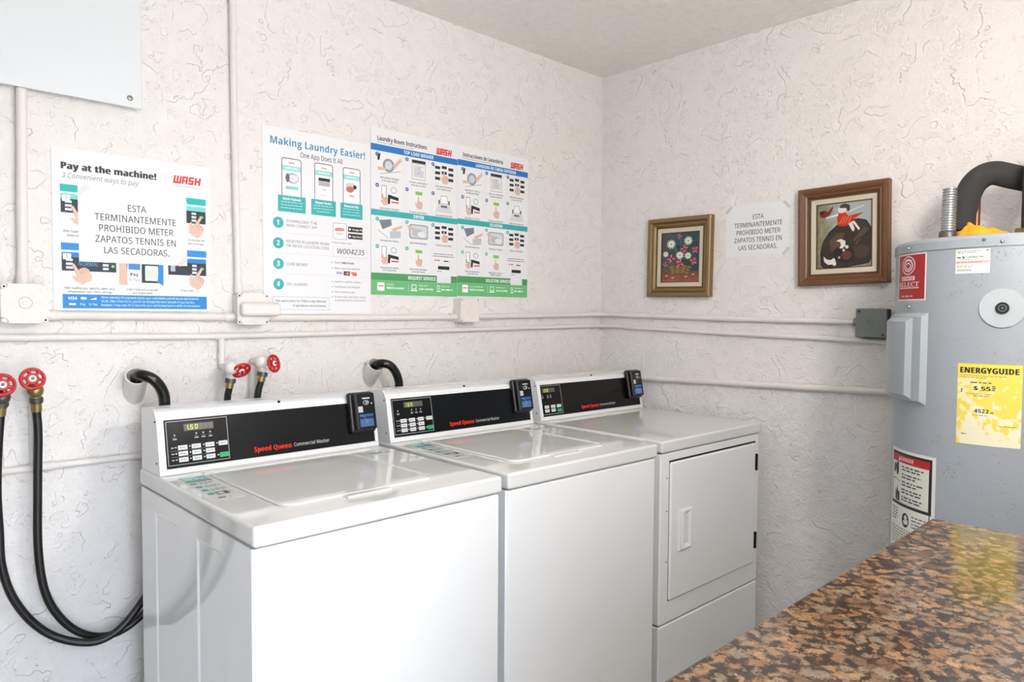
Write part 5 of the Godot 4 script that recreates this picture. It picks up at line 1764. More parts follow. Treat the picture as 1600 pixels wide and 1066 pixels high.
func build_counter() -> void:
	var x0 := 0.095
	var x1 := 1.058
	var z0 := 0.862
	var z1 := ZF
	var o := thing("granite_countertop", "polished brown and black granite countertop in the foreground", "countertop", Vector3(x0, 0.874, z0))
	var mb := MB.new()
	mb.rbox(Vector3((x1 - x0) / 2, 0.02, (z1 - z0) / 2), Vector3(x1 - x0, 0.04, z1 - z0), 0.005, Transform3D(), 2)
	# texture over the slab in plan
	for i in mb.v.size():
		var p := mb.v[i]
		mb.t[i] = Vector2((p.x + p.y * 0.7) / 1.28, (p.z + p.y * 0.7) / 0.70)
	part(o, "slab", mb, M.granite)
	o = thing("base_cabinet", "wooden base cabinet carrying the granite countertop", "cabinet", Vector3(x0, 0, z0))
	mb = MB.new()
	mb.rbox(Vector3((x1 - x0) / 2, 0.487, 0.03 + (z1 - z0 - 0.031) / 2), Vector3(x1 - x0 - 0.05, 0.774, z1 - z0 - 0.031), 0.003)
	mb.box(Vector3((x1 - x0) / 2, 0.05, 0.09 + (z1 - z0 - 0.091) / 2), Vector3(x1 - x0 - 0.06, 0.10, z1 - z0 - 0.091))
	part(o, "body", mb, M.cabinet_wood)
	for k in 2:
		mb = MB.new()
		mb.rbox(Vector3(0.257 + 0.469 * k, 0.48, 0.021), Vector3(0.455, 0.72, 0.018), 0.004)
		var d := part(o, "door", mb, M.cabinet_wood)
		mb = MB.new()
		mb.tube([Vector3(0.43 + 0.12 * k, 0.70, 0.012), Vector3(0.43 + 0.12 * k, 0.70, -0.006), Vector3(0.43 + 0.12 * k, 0.60, -0.006), Vector3(0.43 + 0.12 * k, 0.60, 0.012)], 0.004, 8)
		part(d, "handle", mb, M.screw_steel)

func build_heater() -> void:
	var C := Vector3(1.75, 0, 0.83)
	var R := 0.265
	var o := thing("water_heater", "tall grey cylindrical water heater standing by the right wall", "water heater", C)
	var mb := MB.new()
	mb.lathe([Vector2(0, 1.502), Vector2(R, 1.502), Vector2(R, 0.06), Vector2(R - 0.01, 0.05), Vector2(0, 0.05)], 72, Transform3D(), true)
	part(o, "tank", mb, M.heater_paint)
	mb = MB.new()
	mb.lathe([Vector2(0, 1.533), Vector2(R - 0.012, 1.533), Vector2(R - 0.003, 1.530), Vector2(R + 0.003, 1.522), Vector2(R + 0.003, 1.501), Vector2(R, 1.5005)], 72, Transform3D(), true)
	var cap := part(o, "top_cap", mb, M.heater_paint)
	for k in 3:
		var a := TAU * k / 3
		mb = MB.new()
		mb.lathe([Vector2(0.03, 0.05), Vector2(0.03, 0.0), Vector2(0, 0)], 12, Transform3D(Basis(), Vector3(sin(a), 0, cos(a)) * 0.2))
		part(o, "foot", mb, M.old_steel)
	for q in [[-133.0, 1.5125], [-88.0, 1.518], [-80.0, 1.5115], [-50.0, 1.5125], [-176.0, 1.5125]]:
		var d := Vector3(sin(deg_to_rad(q[0])), 0, cos(deg_to_rad(q[0])))
		mb = MB.new()
		mb.lathe([Vector2(0.0, 0.004), Vector2(0.003, 0.0035), Vector2(0.0045, 0.0)], 10, along(d * (R + 0.003) + Vector3.UP * q[1], d))
		part(cap, "screw", mb, M.screw_steel)
	for q in [["brand_plate", "badge", -146.5, -118.6, 1.3705, 1.4982], ["contractor_sticker", "contractor", -101.4, -85.1, 1.4362, 1.4965], ["energy_label", "energy", -98.6, -69.3, 1.0085, 1.2115], ["warning_label", "warning", -149.0, -108.9, 0.600, 0.959]]:
		mb = MB.new()
		mb.curved(R - 0.0005, R + 0.0006, q[2], q[3], q[4], q[5], 14)
		var l := part(o, q[0], mb, M[q[1]])
		l.set_meta("label", {"badge": "red maker's plate with white rings", "contractor": "small white service sticker", "energy": "faded yellow energy label", "warning": "white warning label with a red heading"}[q[1]])
	# cover of the element and thermostat, stepped
	var cov := Node3D.new()
	cov.name = "element_cover"
	o.add_child(cov)
	mb = MB.new()
	for q in [[R - 0.001, R + 0.014, -153.0, -116.3, 1.092, 1.338, 0.010], [R + 0.012, R + 0.027, -150.0, -124.0, 1.104, 1.326, 0.012]]:
		# chamfered curved slab
		var r0: float = q[0]
		var r1: float = q[1]
		var ch: float = q[6]
		var dch := rad_to_deg(ch / r1)
		var n := 12
		for k in n:
			var a0 := lerpf(q[2] + dch, q[3] - dch, float(k) / n)
			var a1 := lerpf(q[2] + dch, q[3] - dch, float(k + 1) / n)
			var b0 := lerpf(q[2], q[3], float(k) / n)
			var b1 := lerpf(q[2], q[3], float(k + 1) / n)
			var D := func(a: float) -> Vector3: return Vector3(sin(deg_to_rad(a)), 0, cos(deg_to_rad(a)))
			var ya: float = q[4]
			var yb: float = q[5]
			mb.smooth_quad(D.call(a0) * r1 + Vector3.UP * (yb - ch), D.call(a1) * r1 + Vector3.UP * (yb - ch), D.call(a1) * r1 + Vector3.UP * (ya + ch), D.call(a0) * r1 + Vector3.UP * (ya + ch), D.call(a0), D.call(a1), D.call(a1), D.call(a0))
			var nu: Vector3 = (D.call((a0 + a1) / 2) + Vector3.UP).normalized()
			mb.quad(D.call(b0) * r0 + Vector3.UP * yb, D.call(b1) * r0 + Vector3.UP * yb, D.call(a1) * r1 + Vector3.UP * (yb - ch), D.call(a0) * r1 + Vector3.UP * (yb - ch), nu)
			mb.quad(D.call(b0) * r0 + Vector3.UP * ya, D.call(b1) * r0 + Vector3.UP * ya, D.call(a1) * r1 + Vector3.UP * (ya + ch), D.call(a0) * r1 + Vector3.UP * (ya + ch), (D.call((a0 + a1) / 2) - Vector3.UP).normalized())
		for e in [0, 1]:
			var aa: float = q[2] if e == 0 else q[3]
			var ai: float = q[2] + dch if e == 0 else q[3] - dch
			var da := Vector3(sin(deg_to_rad(aa)), 0, cos(deg_to_rad(aa)))
			var di := Vector3(sin(deg_to_rad(ai)), 0, cos(deg_to_rad(ai)))
			var tang := Vector3(da.z, 0, -da.x) * (1.0 if e == 1 else -1.0)
			mb.quad(da * r0 + Vector3.UP * q[5], di * r1 + Vector3.UP * (q[5] - ch), di * r1 + Vector3.UP * (q[4] + ch), da * r0 + Vector3.UP * q[4], (da + tang).normalized())
	part(cov, "shell", mb, M.heater_cover)
	for q in [[-132.0, 1.354]]:
		var d := Vector3(sin(deg_to_rad(q[0])), 0, cos(deg_to_rad(q[0])))
		mb = MB.new()
		mb.lathe([Vector2(0.0, 0.004), Vector2(0.0035, 0.0035), Vector2(0.0048, 0.0)], 10, along(d * R + Vector3.UP * q[1], d))
		part(cov, "screw", mb, M.screw_steel)
	# round plate with a black dial in its middle
	var dd := Vector3(sin(deg_to_rad(-79.0)), 0, cos(deg_to_rad(-79.0)))
	mb = MB.new()
	var n2 := 40
	for k in n2:
		for s in 4:
			var f0 := float(s) / 4
			var f1 := float(s + 1) / 4
			var P := func(a: float, f: float) -> Vector3:
				var rr := 0.0475 * f
				var ang := deg_to_rad(-79.0) + rr * cos(a) / R
				return Vector3(sin(ang), 0, cos(ang)) * (R + 0.0035) + Vector3.UP * (1.3495 + rr * sin(a))
			var A0 := TAU * k / n2
			var A1 := TAU * (k + 1) / n2
			mb.quad(P.call(A0, f1), P.call(A1, f1), P.call(A1, f0), P.call(A0, f0), dd)
			if s == 3:
				var i0: Vector3 = P.call(A0, 1.0)
				var i1: Vector3 = P.call(A1, 1.0)
				var o0 := Vector3(i0.x, 0, i0.z).normalized() * 0.0045
				var o1 := Vector3(i1.x, 0, i1.z).normalized() * 0.0045
				var side := dd.cross(Vector3.UP)
				mb.quad(i0, i1, i1 - o1, i0 - o0, (Vector3.UP * sin(A0) - side * cos(A0)).normalized())
	var plate := part(o, "dial_plate", mb, M.disc_paint)
	mb = MB.new()
	mb.lathe([Vector2(0.0, 0.004), Vector2(0.0135, 0.004), Vector2(0.0142, 0.003), Vector2(0.0142, -0.004)], 28, along(dd * (R + 0.004) + Vector3.UP * 1.3495, dd))
	var dial := part(plate, "dial", mb, M.plastic_black)
	mb = MB.new()
	mb.lathe([Vector2(0.0070, 0.0046), Vector2(0.0085, 0.0046), Vector2(0.0088, 0.0038)], 24, along(dd * (R + 0.004) + Vector3.UP * 1.3495, dd))
	mb.lathe([Vector2(0.0, 0.0052), Vector2(0.0022, 0.005), Vector2(0.0028, 0.0038)], 6, along(dd * (R + 0.004) + Vector3.UP * 1.3495, dd))
	part(dial, "dial_ring", mb, M.screw_steel)

	# ribbed metal conduit standing on the top
	var f := thing("flexible_conduit", "ribbed metal flexible conduit standing on the water heater", "conduit", Vector3(1.665, 1.533, 0.711))
	mb = MB.new()
	var ribs := [Vector2(0, 0.152), Vector2(0.010, 0.152)]
	for k in 17:
		var y := 0.150 - 0.0072 * k
		ribs.append_array([Vector2(0.0155, y), Vector2(0.0185, y - 0.0018), Vector2(0.0185, y - 0.0036), Vector2(0.0150, y - 0.0056)])
	mb.lathe(ribs, 20, Transform3D(Basis(Vector3.BACK, -0.07), Vector3.ZERO))
	part(f, "ribbed_tube", mb, M.flex_metal)
	mb = MB.new()
	mb.lathe([Vector2(0, 0.030), Vector2(0.020, 0.030), Vector2(0.022, 0.027), Vector2(0.022, 0.014), Vector2(0.024, 0.012), Vector2(0.027, 0.008), Vector2(0.027, 0.0), Vector2(0, 0)], 18)
	part(f, "connector", mb, M.old_steel)
	# loop of insulated pipe that rises, bends over and runs back to the wall
	f = thing("insulated_pipe", "black foam-insulated pipe bent over the water heater top", "pipe", Vector3(1.800, 1.533, 0.708))
	mb = MB.new()
	var path3 := [Vector3(1.785, 1.575, 0.712), Vector3(1.787, 1.63, 0.716), Vector3(1.790, 1.690, 0.730), Vector3(1.797, 1.722, 0.752), Vector3(1.812, 1.734, 0.782), Vector3(1.840, 1.722, 0.822), Vector3(1.885, 1.705, 0.880), Vector3(1.965, 1.690, 0.965), Vector3(2.062, 1.680, 1.06)]
	var rel := []
	for p in curve(path3, 6):
		rel.append(p - f.position)
	mb.tube(rel, 0.0335, 22)
	part(f, "foam_sleeve", mb, M.insulation)
	mb = MB.new()
	mb.tube([Vector3(0, 0, 0), Vector3(0, 0.06, 0)], 0.011, 12)
	part(f, "copper_end", mb, M.copper)
	f = thing("insulated_pipe", "upright black foam-insulated pipe at the right edge of the picture", "pipe", Vector3(1.765, 1.533, 0.893))
	mb = MB.new()
	rel = curve([Vector3(0, 0.01, 0), Vector3(0, 0.10, 0), Vector3(0, 0.19, 0.002), Vector3(0.01, 0.235, 0.022), Vector3(0.05, 0.262, 0.07), Vector3(0.15, 0.27, 0.15), Vector3(0.297, 0.27, 0.26)], 6)
	mb.tube(rel, 0.034, 22)
	part(f, "foam_sleeve", mb, M.insulation)
	mb = MB.new()
	mb.rbox(Vector3(-0.004, 0.017, -0.018), Vector3(0.05, 0.034, 0.05), 0.004)
	part(f, "wrap", mb, M.gilt_dark)
	mb = MB.new()
	mb.tube([Vector3(0, 0, 0), Vector3(0, 0.165, 0)], 0.0095, 12)
	single("copper_pipe", mb, M.copper, "thin bare copper pipe rising behind the yellow cloth", "pipe", Vector3(1.86, 1.533, 0.731))
	# crumpled yellow cloth
	mb = MB.new()
	var nz := noise(FastNoiseLite.TYPE_SIMPLEX_SMOOTH, 9.0, 3, 2)
	var U := 44
	var V := 20
	var P2 := func(i: int, j: int) -> Vector3:
		var a := TAU * (i % U) / U
		var b := PI * 0.5 * j / V
		var d := Vector3(cos(a) * cos(b), sin(b), sin(a) * cos(b))
		var n := nz.get_noise_3d(d.x * 0.14, d.y * 0.1 + 3.0, d.z * 0.26)
		var folds := 0.09 * sin(d.z * 9.0 + d.x * 5.0) * (1.0 - b / PI)
		var s := 1.0 + 0.22 * n + folds
		var hgt := 0.050 * (1.0 - 0.42 * smoothstep(-0.6, 0.9, d.z)) + (0.018 if d.z < -0.2 else 0.0) * smoothstep(-0.2, -0.7, d.z)
		return Vector3(d.x * 0.040 * s, maxf(0.0, d.y * hgt * (1.0 + 0.18 * n + folds * 0.6)), d.z * 0.078 * (1.0 + 0.15 * n))
	var nrm := func(i: int, j: int) -> Vector3:
		var t1: Vector3 = P2.call(i + 1, j) - P2.call(i + U - 1, j)
		var t2: Vector3 = P2.call(i, mini(j + 1, V)) - P2.call(i, maxi(j - 1, 0))
		var q := t2.cross(t1).normalized()
		var c: Vector3 = P2.call(i, j)
		return q if q.dot(c + Vector3.UP * 0.01) > 0 else -q
	for i in U:
		for j in V:
			mb.smooth_quad(P2.call(i, j), P2.call(i + 1, j), P2.call(i + 1, j + 1), P2.call(i, j + 1), nrm.call(i, j), nrm.call(i + 1, j), nrm.call(i + 1, mini(j + 1, V - 1)), nrm.call(i, mini(j + 1, V - 1)))
	single("yellow_cloth", mb, M.cloth_yellow, "crumpled yellow cloth lying on the water heater top", "cloth", Vector3(1.735, 1.533, 0.786))

func build_wall_prints() -> void:
	var mb: MB
	for q in [["poster", "poster_pay", "square white poster about paying at the machine, nearest the electrical panel", -0.1595, 0.243, 1.330, 1.7555], ["poster", "poster_app", "white poster with three drawn phones and four teal numbered circles", 0.4055, 0.797, 1.3235, 1.9155], ["poster", "poster_english", "English laundry instruction poster with red logo and blue, teal and green bands", 0.799, 1.1885, 1.394, 1.981], ["poster", "poster_spanish", "Spanish laundry instruction poster beside the English one, nearest the corner", 1.1895, 1.5725, 1.398, 1.984]]:
		mb = MB.new()
		mb.sheet(0, 0, q[4] - q[3], q[6] - q[5], 0.0, 0.003)
		single(q[0], mb, M[q[1]], q[2], "poster", Vector3(q[3], q[5], ZA), "laundry posters on the back wall")
	# taped paper notices
	for k in 2:
		var o: Node3D
		if k == 0:
			o = thing("paper_notice", "white Spanish notice taped over the square poster about paying", "notice", Vector3(-0.1, 1.461, ZA + 0.003), "printed Spanish notices")
			o.rotation.z = 0.004
		else:
			o = thing("paper_notice", "white Spanish notice taped up between the two framed paintings", "notice", Vector3(XB, 1.563, -0.1975), "printed Spanish notices")
			o.rotation.y = -PI / 2
		var w := 0.2755 if k == 0 else 0.266
		mb = MB.new()
		mb.sheet(0, 0, w, 0.2025 if k == 0 else 0.205, 0.0, 0.0008)
		part(o, "sheet", mb, M.notice)
		for c in [Vector2(w - 0.012, 0.012), Vector2(0.012, 0.19), Vector2(w - 0.012, 0.19)]:
			mb = MB.new()
			mb.rbox(Vector3.ZERO, Vector3(0.034, 0.012, 0.0004), 0.0001, Transform3D(Basis(Vector3.BACK, 0.8 if (c.x > 0.1) == (c.y < 0.1) else -0.8), Vector3(c.x, c.y, 0.0011)))
			part(o, "tape", mb, M.tape)

func build_pictures() -> void:
	var turned := Basis(Vector3.UP, -PI / 2)
	for k in 2:
		var w: float = [0.313, 0.315][k]
		var h: float = [0.338, 0.356][k]
		var o := thing("framed_painting", ["small painting of a flower basket in a gilt frame", "painting of a rider in red on a dark bull, in a brown wooden frame"][k], "painting", Vector3(XB, [1.406, 1.440][k], [-0.4115, 0.2765][k]), "framed paintings on the right wall")
		o.basis = turned * Basis(Vector3.BACK, [-0.012, 0.018][k])
		var up := Transform3D(Basis(), Vector3(0, h / 2, 0))
		var mb := MB.new()
		if k == 0:
			mb.frame(w, h, [Vector2(0, 0.0), Vector2(0, 0.026), Vector2(0.004, 0.030), Vector2(0.016, 0.030), Vector2(0.020, 0.024), Vector2(0.023, 0.019), Vector2(0.026, 0.022), Vector2(0.031, 0.022), Vector2(0.036, 0.016), Vector2(0.040, 0.013)])
		else:
			mb.frame(w, h, [Vector2(0, 0.0), Vector2(0, 0.030), Vector2(0.003, 0.034), Vector2(0.010, 0.035), Vector2(0.018, 0.032), Vector2(0.024, 0.026), Vector2(0.027, 0.027), Vector2(0.032, 0.024), Vector2(0.038, 0.016)])
		part(o, "frame", mb, M.gilt if k == 0 else M.oak_frame, up)
		mb = MB.new()
		var fi: float = [0.040, 0.038][k]
		if k == 0:
			mb.frame(w - 2 * fi + 0.002, h - 2 * fi + 0.002, [Vector2(0, 0.0), Vector2(0, 0.0155), Vector2(0.003, 0.0155), Vector2(0.003, 0.012)])
		else:
			mb.frame(w - 2 * fi + 0.002, h - 2 * fi + 0.002, [Vector2(0, 0.0), Vector2(0, 0.0185), Vector2(0.004, 0.0185), Vector2(0.004, 0.014)])
		part(o, "inner_bead", mb, M.gilt_dark if k == 0 else M.oak_inner, up)
		var lw := w - 2 * fi - 0.004
		var lh := h - 2 * fi - 0.004
		mb = MB.new()
		mb.frame(lw, lh, [Vector2(0, 0.010), Vector2(0.002, 0.0125), Vector2(0.019, 0.0100), Vector2(0.020, 0.0085)])
		part(o, "linen_liner", mb, M.linen, up)
		mb = MB.new()
		mb.frame(lw - 0.039, lh - 0.039, [Vector2(0, 0.006), Vector2(0, 0.0105), Vector2(0.003, 0.0105), Vector2(0.003, 0.006)])
		part(o, "liner_edge", mb, M.gilt_dark if k == 0 else M.oak_inner, up)
		mb = MB.new()
		mb.sheet(-lw / 2 + 0.018, -lh / 2 + 0.018, lw / 2 - 0.018, lh / 2 - 0.018, 0.0005, 0.0068)
		part(o, "canvas", mb, M.painting_flowers if k == 0 else M.painting_bull, up)

func pipe_thing(called: String, label: String, cat: String, pts: Array, r: float, m: Material) -> Node3D:
	var o := thing(called, label, cat, pts[0])
	var rel := []
	for p in pts:
		rel.append(p - pts[0])
	var mb := MB.new()
	mb.tube(rel, r, 14)
	part(o, "tube", mb, m)
	return o

func build_pipes() -> void:
	var P: Material = M.pipe_paint
	var S: Material = M.strap_paint
	var z1 := ZA + 0.0125
	var X := Vector3.RIGHT
	var Y := Vector3.UP
	var Z := Vector3.BACK
	# upper conduit, in three lengths between the boxes
	var o := pipe_thing("conduit_pipe", "painted conduit between the two junction boxes under the paying poster", "conduit", [Vector3(-0.181, 1.317, z1), Vector3(0.065, 1.3155, z1), Vector3(0.310, 1.3135, z1)], 0.0115, P)
	strap(o, Vector3(0.065, 1.3155, ZA) - o.position, -Y, X, Z, 0.0115, S, 1)
	sleeve_joint(o, "connector", Vector3(-0.176, 1.317, z1) - o.position, Vector3(-0.148, 1.317, z1) - o.position, 0.0145, P)
	sleeve_joint(o, "connector", Vector3(0.278, 1.3135, z1) - o.position, Vector3(0.306, 1.3135, z1) - o.position, 0.0145, P)
	o = pipe_thing("conduit_pipe", "painted conduit under the phone poster, ending at the small junction box", "conduit", [Vector3(0.400, 1.3115, z1), Vector3(0.78, 1.311, z1), Vector3(1.175, 1.3145, z1)], 0.0105, P)
	sleeve_joint(o, "connector", Vector3(1.140, 1.3145, z1) - o.position, Vector3(1.171, 1.3145, z1) - o.position, 0.0145, P)
	strap(o, Vector3(0.78, 1.311, ZA) - o.position, -Y, X, Z, 0.0105, S, 1)
	var pts := [Vector3(1.262, 1.316, z1), Vector3(1.65, 1.321, z1), Vector3(2.00, 1.327, z1)]
	for k in 5:
		var a := PI / 2 * (k + 1) / 6
		pts.append(Vector3(2.0105 + 0.043 * sin(a), 1.3275, z1 + 0.043 * (1 - cos(a))))
	pts.append_array([Vector3(XB - 0.0115, 1.327, -0.78), Vector3(XB - 0.0115, 1.313, -0.155), Vector3(XB - 0.0115, 1.3065, 0.345)])
	o = pipe_thing("conduit_pipe", "upper painted conduit running round the corner to the grey steel box", "conduit", pts, 0.0105, P)
	strap(o, Vector3(XB, 1.313, -0.155) - o.position, Y, Z, -X, 0.0105, S, 1)
	sleeve_joint(o, "connector", Vector3(XB - 0.0115, 1.3068, 0.318) - o.position, Vector3(XB - 0.0115, 1.3065, 0.337) - o.position, 0.0150, M.screw_steel)
	# lower water line, all round, with a drop to the valve
	pts = [Vector3(-1.2, 1.262, ZA + 0.010), Vector3(-0.277, 1.261, ZA + 0.010), Vector3(0.264, 1.2555, ZA + 0.010), Vector3(0.848, 1.261, ZA + 0.010), Vector3(1.478, 1.268, ZA + 0.010), Vector3(2.015, 1.274, ZA + 0.010)]
	for k in 5:
		var a := PI / 2 * (k + 1) / 6
		pts.append(Vector3(2.017 + 0.040 * sin(a), 1.2745, ZA + 0.010 + 0.040 * (1 - cos(a))))
	pts.append_array([Vector3(XB - 0.0095, 1.2735, -0.79), Vector3(XB - 0.0095, 1.256, -0.226), Vector3(XB - 0.0095, 1.239, 0.453), Vector3(XB - 0.0095, 1.237, 0.70)])
	o = pipe_thing("water_pipe", "lower painted water pipe running along both walls above the machines", "pipe", pts, 0.0092, P)
	var rel := o.position
	var mb := MB.new()
	mb.tube(curve([Vector3(0.2705, 1.256, ZA + 0.011), Vector3(0.270, 1.225, ZA + 0.011), Vector3(0.269, 1.185, ZA + 0.012), Vector3(0.2695, 1.168, ZA + 0.016), Vector3(0.270, 1.163, ZA + 0.030)], 5).map(func(p): return p - rel), 0.0098, 14)
	part(o, "drop", mb, P)
	sleeve_joint(o, "tee", Vector3(0.250, 1.2555, ZA + 0.0105) - rel, Vector3(0.292, 1.2558, ZA + 0.0105) - rel, 0.0115, P)
	strap(o, Vector3(0.2695, 1.196, ZA) - rel, X, Y, Z, 0.0105, S)
	strap(o, Vector3(-0.018, 1.2585, ZA) - rel, Y, X, Z, 0.0095, S, 1)
	strap(o, Vector3(0.95, 1.262, ZA) - rel, Y, X, Z, 0.0095, S, 1)
	strap(o, Vector3(XB, 1.256, -0.231) - rel, Y, Z, -X, 0.0095, S)
	sleeve_joint(o, "elbow_collar", Vector3(1.985, 1.2737, ZA + 0.010) - rel, Vector3(2.014, 1.274, ZA + 0.010) - rel, 0.0112, P)
	# low line at the left
	o = pipe_thing("water_pipe", "low painted pipe behind the hanging hoses, left of the washers", "pipe", [Vector3(-1.2, 0.927, ZA + 0.010), Vector3(-0.179, 0.9255, ZA + 0.010), Vector3(0.30, 0.921, ZA + 0.010)], 0.0092, P)
	rel = o.position
	sleeve_joint(o, "collar", Vector3(-0.196, 0.9257, ZA + 0.0105) - rel, Vector3(-0.165, 0.9253, ZA + 0.0105) - rel, 0.0118, P)
	strap(o, Vector3(-0.002, 0.924, ZA) - rel, Y, X, Z, 0.0095, S)
	for q in [[-0.211, 1.128, "riser"], [-0.283, 1.118, "riser"]]:
		mb = MB.new()
		mb.tube(curve([Vector3(q[0], 0.926, ZA + 0.010), Vector3(q[0], 1.0, ZA + 0.010), Vector3(q[0], q[1] - 0.02, ZA + 0.011), Vector3(q[0], q[1], ZA + 0.022)], 4).map(func(p): return p - rel), 0.0092, 12)
		part(o, q[2], mb, P)
		strap(o, Vector3(q[0], 1.073, ZA) - rel, X, Y, Z, 0.0095, S)
	# riser to the other valve, behind the first washer
	o = pipe_thing("water_pipe", "short upright pipe feeding the valve with the steeply turned wheel", "pipe", curve([Vector3(0.365, 0.70, ZA + 0.010), Vector3(0.365, 1.0, ZA + 0.010), Vector3(0.365, 1.150, ZA + 0.011), Vector3(0.3655, 1.172, ZA + 0.016), Vector3(0.366, 1.177, ZA + 0.030)], 5), 0.0098, P)
	strap(o, Vector3(0.365, 1.097, ZA) - o.position, -X, Y, Z, 0.0105, S)
	# lowest line on the right wall
	o = pipe_thing("water_pipe", "painted pipe low on the right wall, just above the dryer top", "pipe", [Vector3(XB - 0.0125, 1.034, -0.84), Vector3(XB - 0.0125, 1.043, -0.588), Vector3(XB - 0.0125, 1.053, -0.199), Vector3(XB - 0.0125, 1.059, 0.146), Vector3(XB - 0.0125, 1.067, 0.45), Vector3(XB - 0.0125, 1.073, 0.72)], 0.0122, P)
	# upright conduits
	o = pipe_thing("conduit_pipe", "upright conduit from the electrical panel down to the square junction box", "conduit", [Vector3(-0.2225, 1.884, ZA + 0.0132), Vector3(-0.2255, 1.63, ZA + 0.0132), Vector3(-0.228, 1.392, ZA + 0.0132)], 0.0125, P)
	sleeve_joint(o, "connector", Vector3(-0.2275, 1.425, ZA + 0.0138) - o.position, Vector3(-0.228, 1.394, ZA + 0.0138) - o.position, 0.0138, P)
	o = pipe_thing("conduit_pipe", "tall upright conduit from the ceiling, left of the phone poster", "conduit", [Vector3(0.3115, CEIL, ZA + 0.0112), Vector3(0.3145, 1.89, ZA + 0.0112), Vector3(0.3225, 1.383, ZA + 0.0112)], 0.0105, P)
	sleeve_joint(o, "connector", Vector3(0.3222, 1.412, ZA + 0.0135) - o.position, Vector3(0.3225, 1.386, ZA + 0.0135) - o.position, 0.0135, P)

func build_boxes() -> void:
	junction_box("square painted junction box with a round knockout at the left edge", -0.279, -0.178, 1.298, 1.396, 0.050, true)
	var o := junction_box("painted junction box with a long rounded cap, below the phone poster's corner", 0.304, 0.4045, 1.291, 1.386, 0.050, false)
	var mb := MB.new()
	mb.rbox(Vector3(0.371 - 0.35425, 0.0465, 0.0625), Vector3(0.124, 0.041, 0.025), 0.011, Transform3D(), 3)
	part(o, "cap", mb, M.pipe_paint)
	o = thing("junction_box", "small painted junction box under the joint of the instruction posters", "junction box", Vector3(1.2175, 1.295, ZA))
	mb = MB.new()
	mb.rbox(Vector3(0, 0.0465, 0.0215), Vector3(0.092, 0.091, 0.043), 0.002)
	part(o, "box", mb, M.pipe_paint)
	mb = MB.new()
	mb.rbox(Vector3(0, 0.0465, 0.0455), Vector3(0.095, 0.093, 0.005), 0.002)
	var cov := part(o, "cover", mb, M.pipe_paint)
	for q in [Vector2(-1, 1), Vector2(1, 1), Vector2(-1, -1)]:
		mb = MB.new()
		mb.lathe(mirrored(disc_profile(0.0030, 0.0012)), 10, Transform3D(Basis(Vector3.RIGHT, Vector3.BACK, Vector3.DOWN), Vector3(q.x * 0.041, 0.0465 + q.y * 0.040, 0.0474)))
		part(cov, "screw_hole", mb, M.hole)
	# bare steel box on the right wall
	o = thing("junction_box", "grey steel junction box on the right wall beside the water heater", "junction box", Vector3(XB, 1.2545, 0.3885))
	o.rotation.y = -PI / 2
	mb = MB.new()
	mb.rbox(Vector3(0, 0.0495, 0.0215), Vector3(0.099, 0.097, 0.043), 0.004)
	part(o, "box", mb, M.box_dark)
	mb = MB.new()
	mb.rbox(Vector3(0, 0.0495, 0.0465), Vector3(0.1025, 0.100, 0.008), 0.0035, Transform3D(), 2)
	cov = part(o, "cover", mb, M.box_steel)
	for q in [Vector2(-1, 1), Vector2(1, -1)]:
		mb = MB.new()
		mb.lathe(mirrored(disc_profile(0.0045, 0.0012)), 12, Transform3D(Basis(Vector3.RIGHT, Vector3.BACK, Vector3.DOWN), Vector3(q.x * 0.040, 0.0495 + q.y * 0.040, 0.0500)))
		part(cov, "screw", mb, M.hole)
	mb = MB.new()
	mb.lathe([Vector2(0.0098, 0.0), Vector2(0.0105, 0.0010), Vector2(0.0118, 0.0010), Vector2(0.0125, 0.0)], 6, Transform3D(Basis(Vector3.RIGHT, Vector3.BACK, Vector3.DOWN), Vector3(0, 0.052, 0.0504)))
	part(cov, "knockout", mb, M.box_steel)
	o = pipe_thing("conduit_pipe", "short bare conduit from the grey steel box behind the water heater", "conduit", [Vector3(XB - 0.0145, 1.3055, 0.436), Vector3(XB - 0.0145, 1.3055, 0.75)], 0.0105, M.screw_steel)
	# electrical panel
	o = thing("electrical_panel", "large white electrical panel cover at the top left corner", "electrical panel", Vector3(0.053, 1.8845, ZA))
	mb = MB.new()
	mb.rbox(Vector3(-0.38, 0.255, 0.012), Vector3(0.74, 0.49, 0.024), 0.002)
	part(o, "case", mb, M.wall_paint)
	mb = MB.new()
	mb.rbox(Vector3(-0.39, 0.255, 0.027), Vector3(0.78, 0.51, 0.006), 0.0028, Transform3D(), 2)
	cov = part(o, "cover", mb, M.cabinet_metal)
	for q in [Vector2(-0.031, 0.025), Vector2(-0.031, 0.485), Vector2(-0.749, 0.025), Vector2(-0.749, 0.485)]:
		mb = MB.new()
		mb.lathe([Vector2(0, 0.0015), Vector2(0.0022, 0.0012), Vector2(0.0030, 0.0028), Vector2(0.0062, 0.0020), Vector2(0.0078, 0.0)], 16, Transform3D(Basis(Vector3.RIGHT, Vector3.BACK, Vector3.DOWN), Vector3(q.x, q.y, 0.030)))
		part(cov, "screw", mb, M.screw_steel)

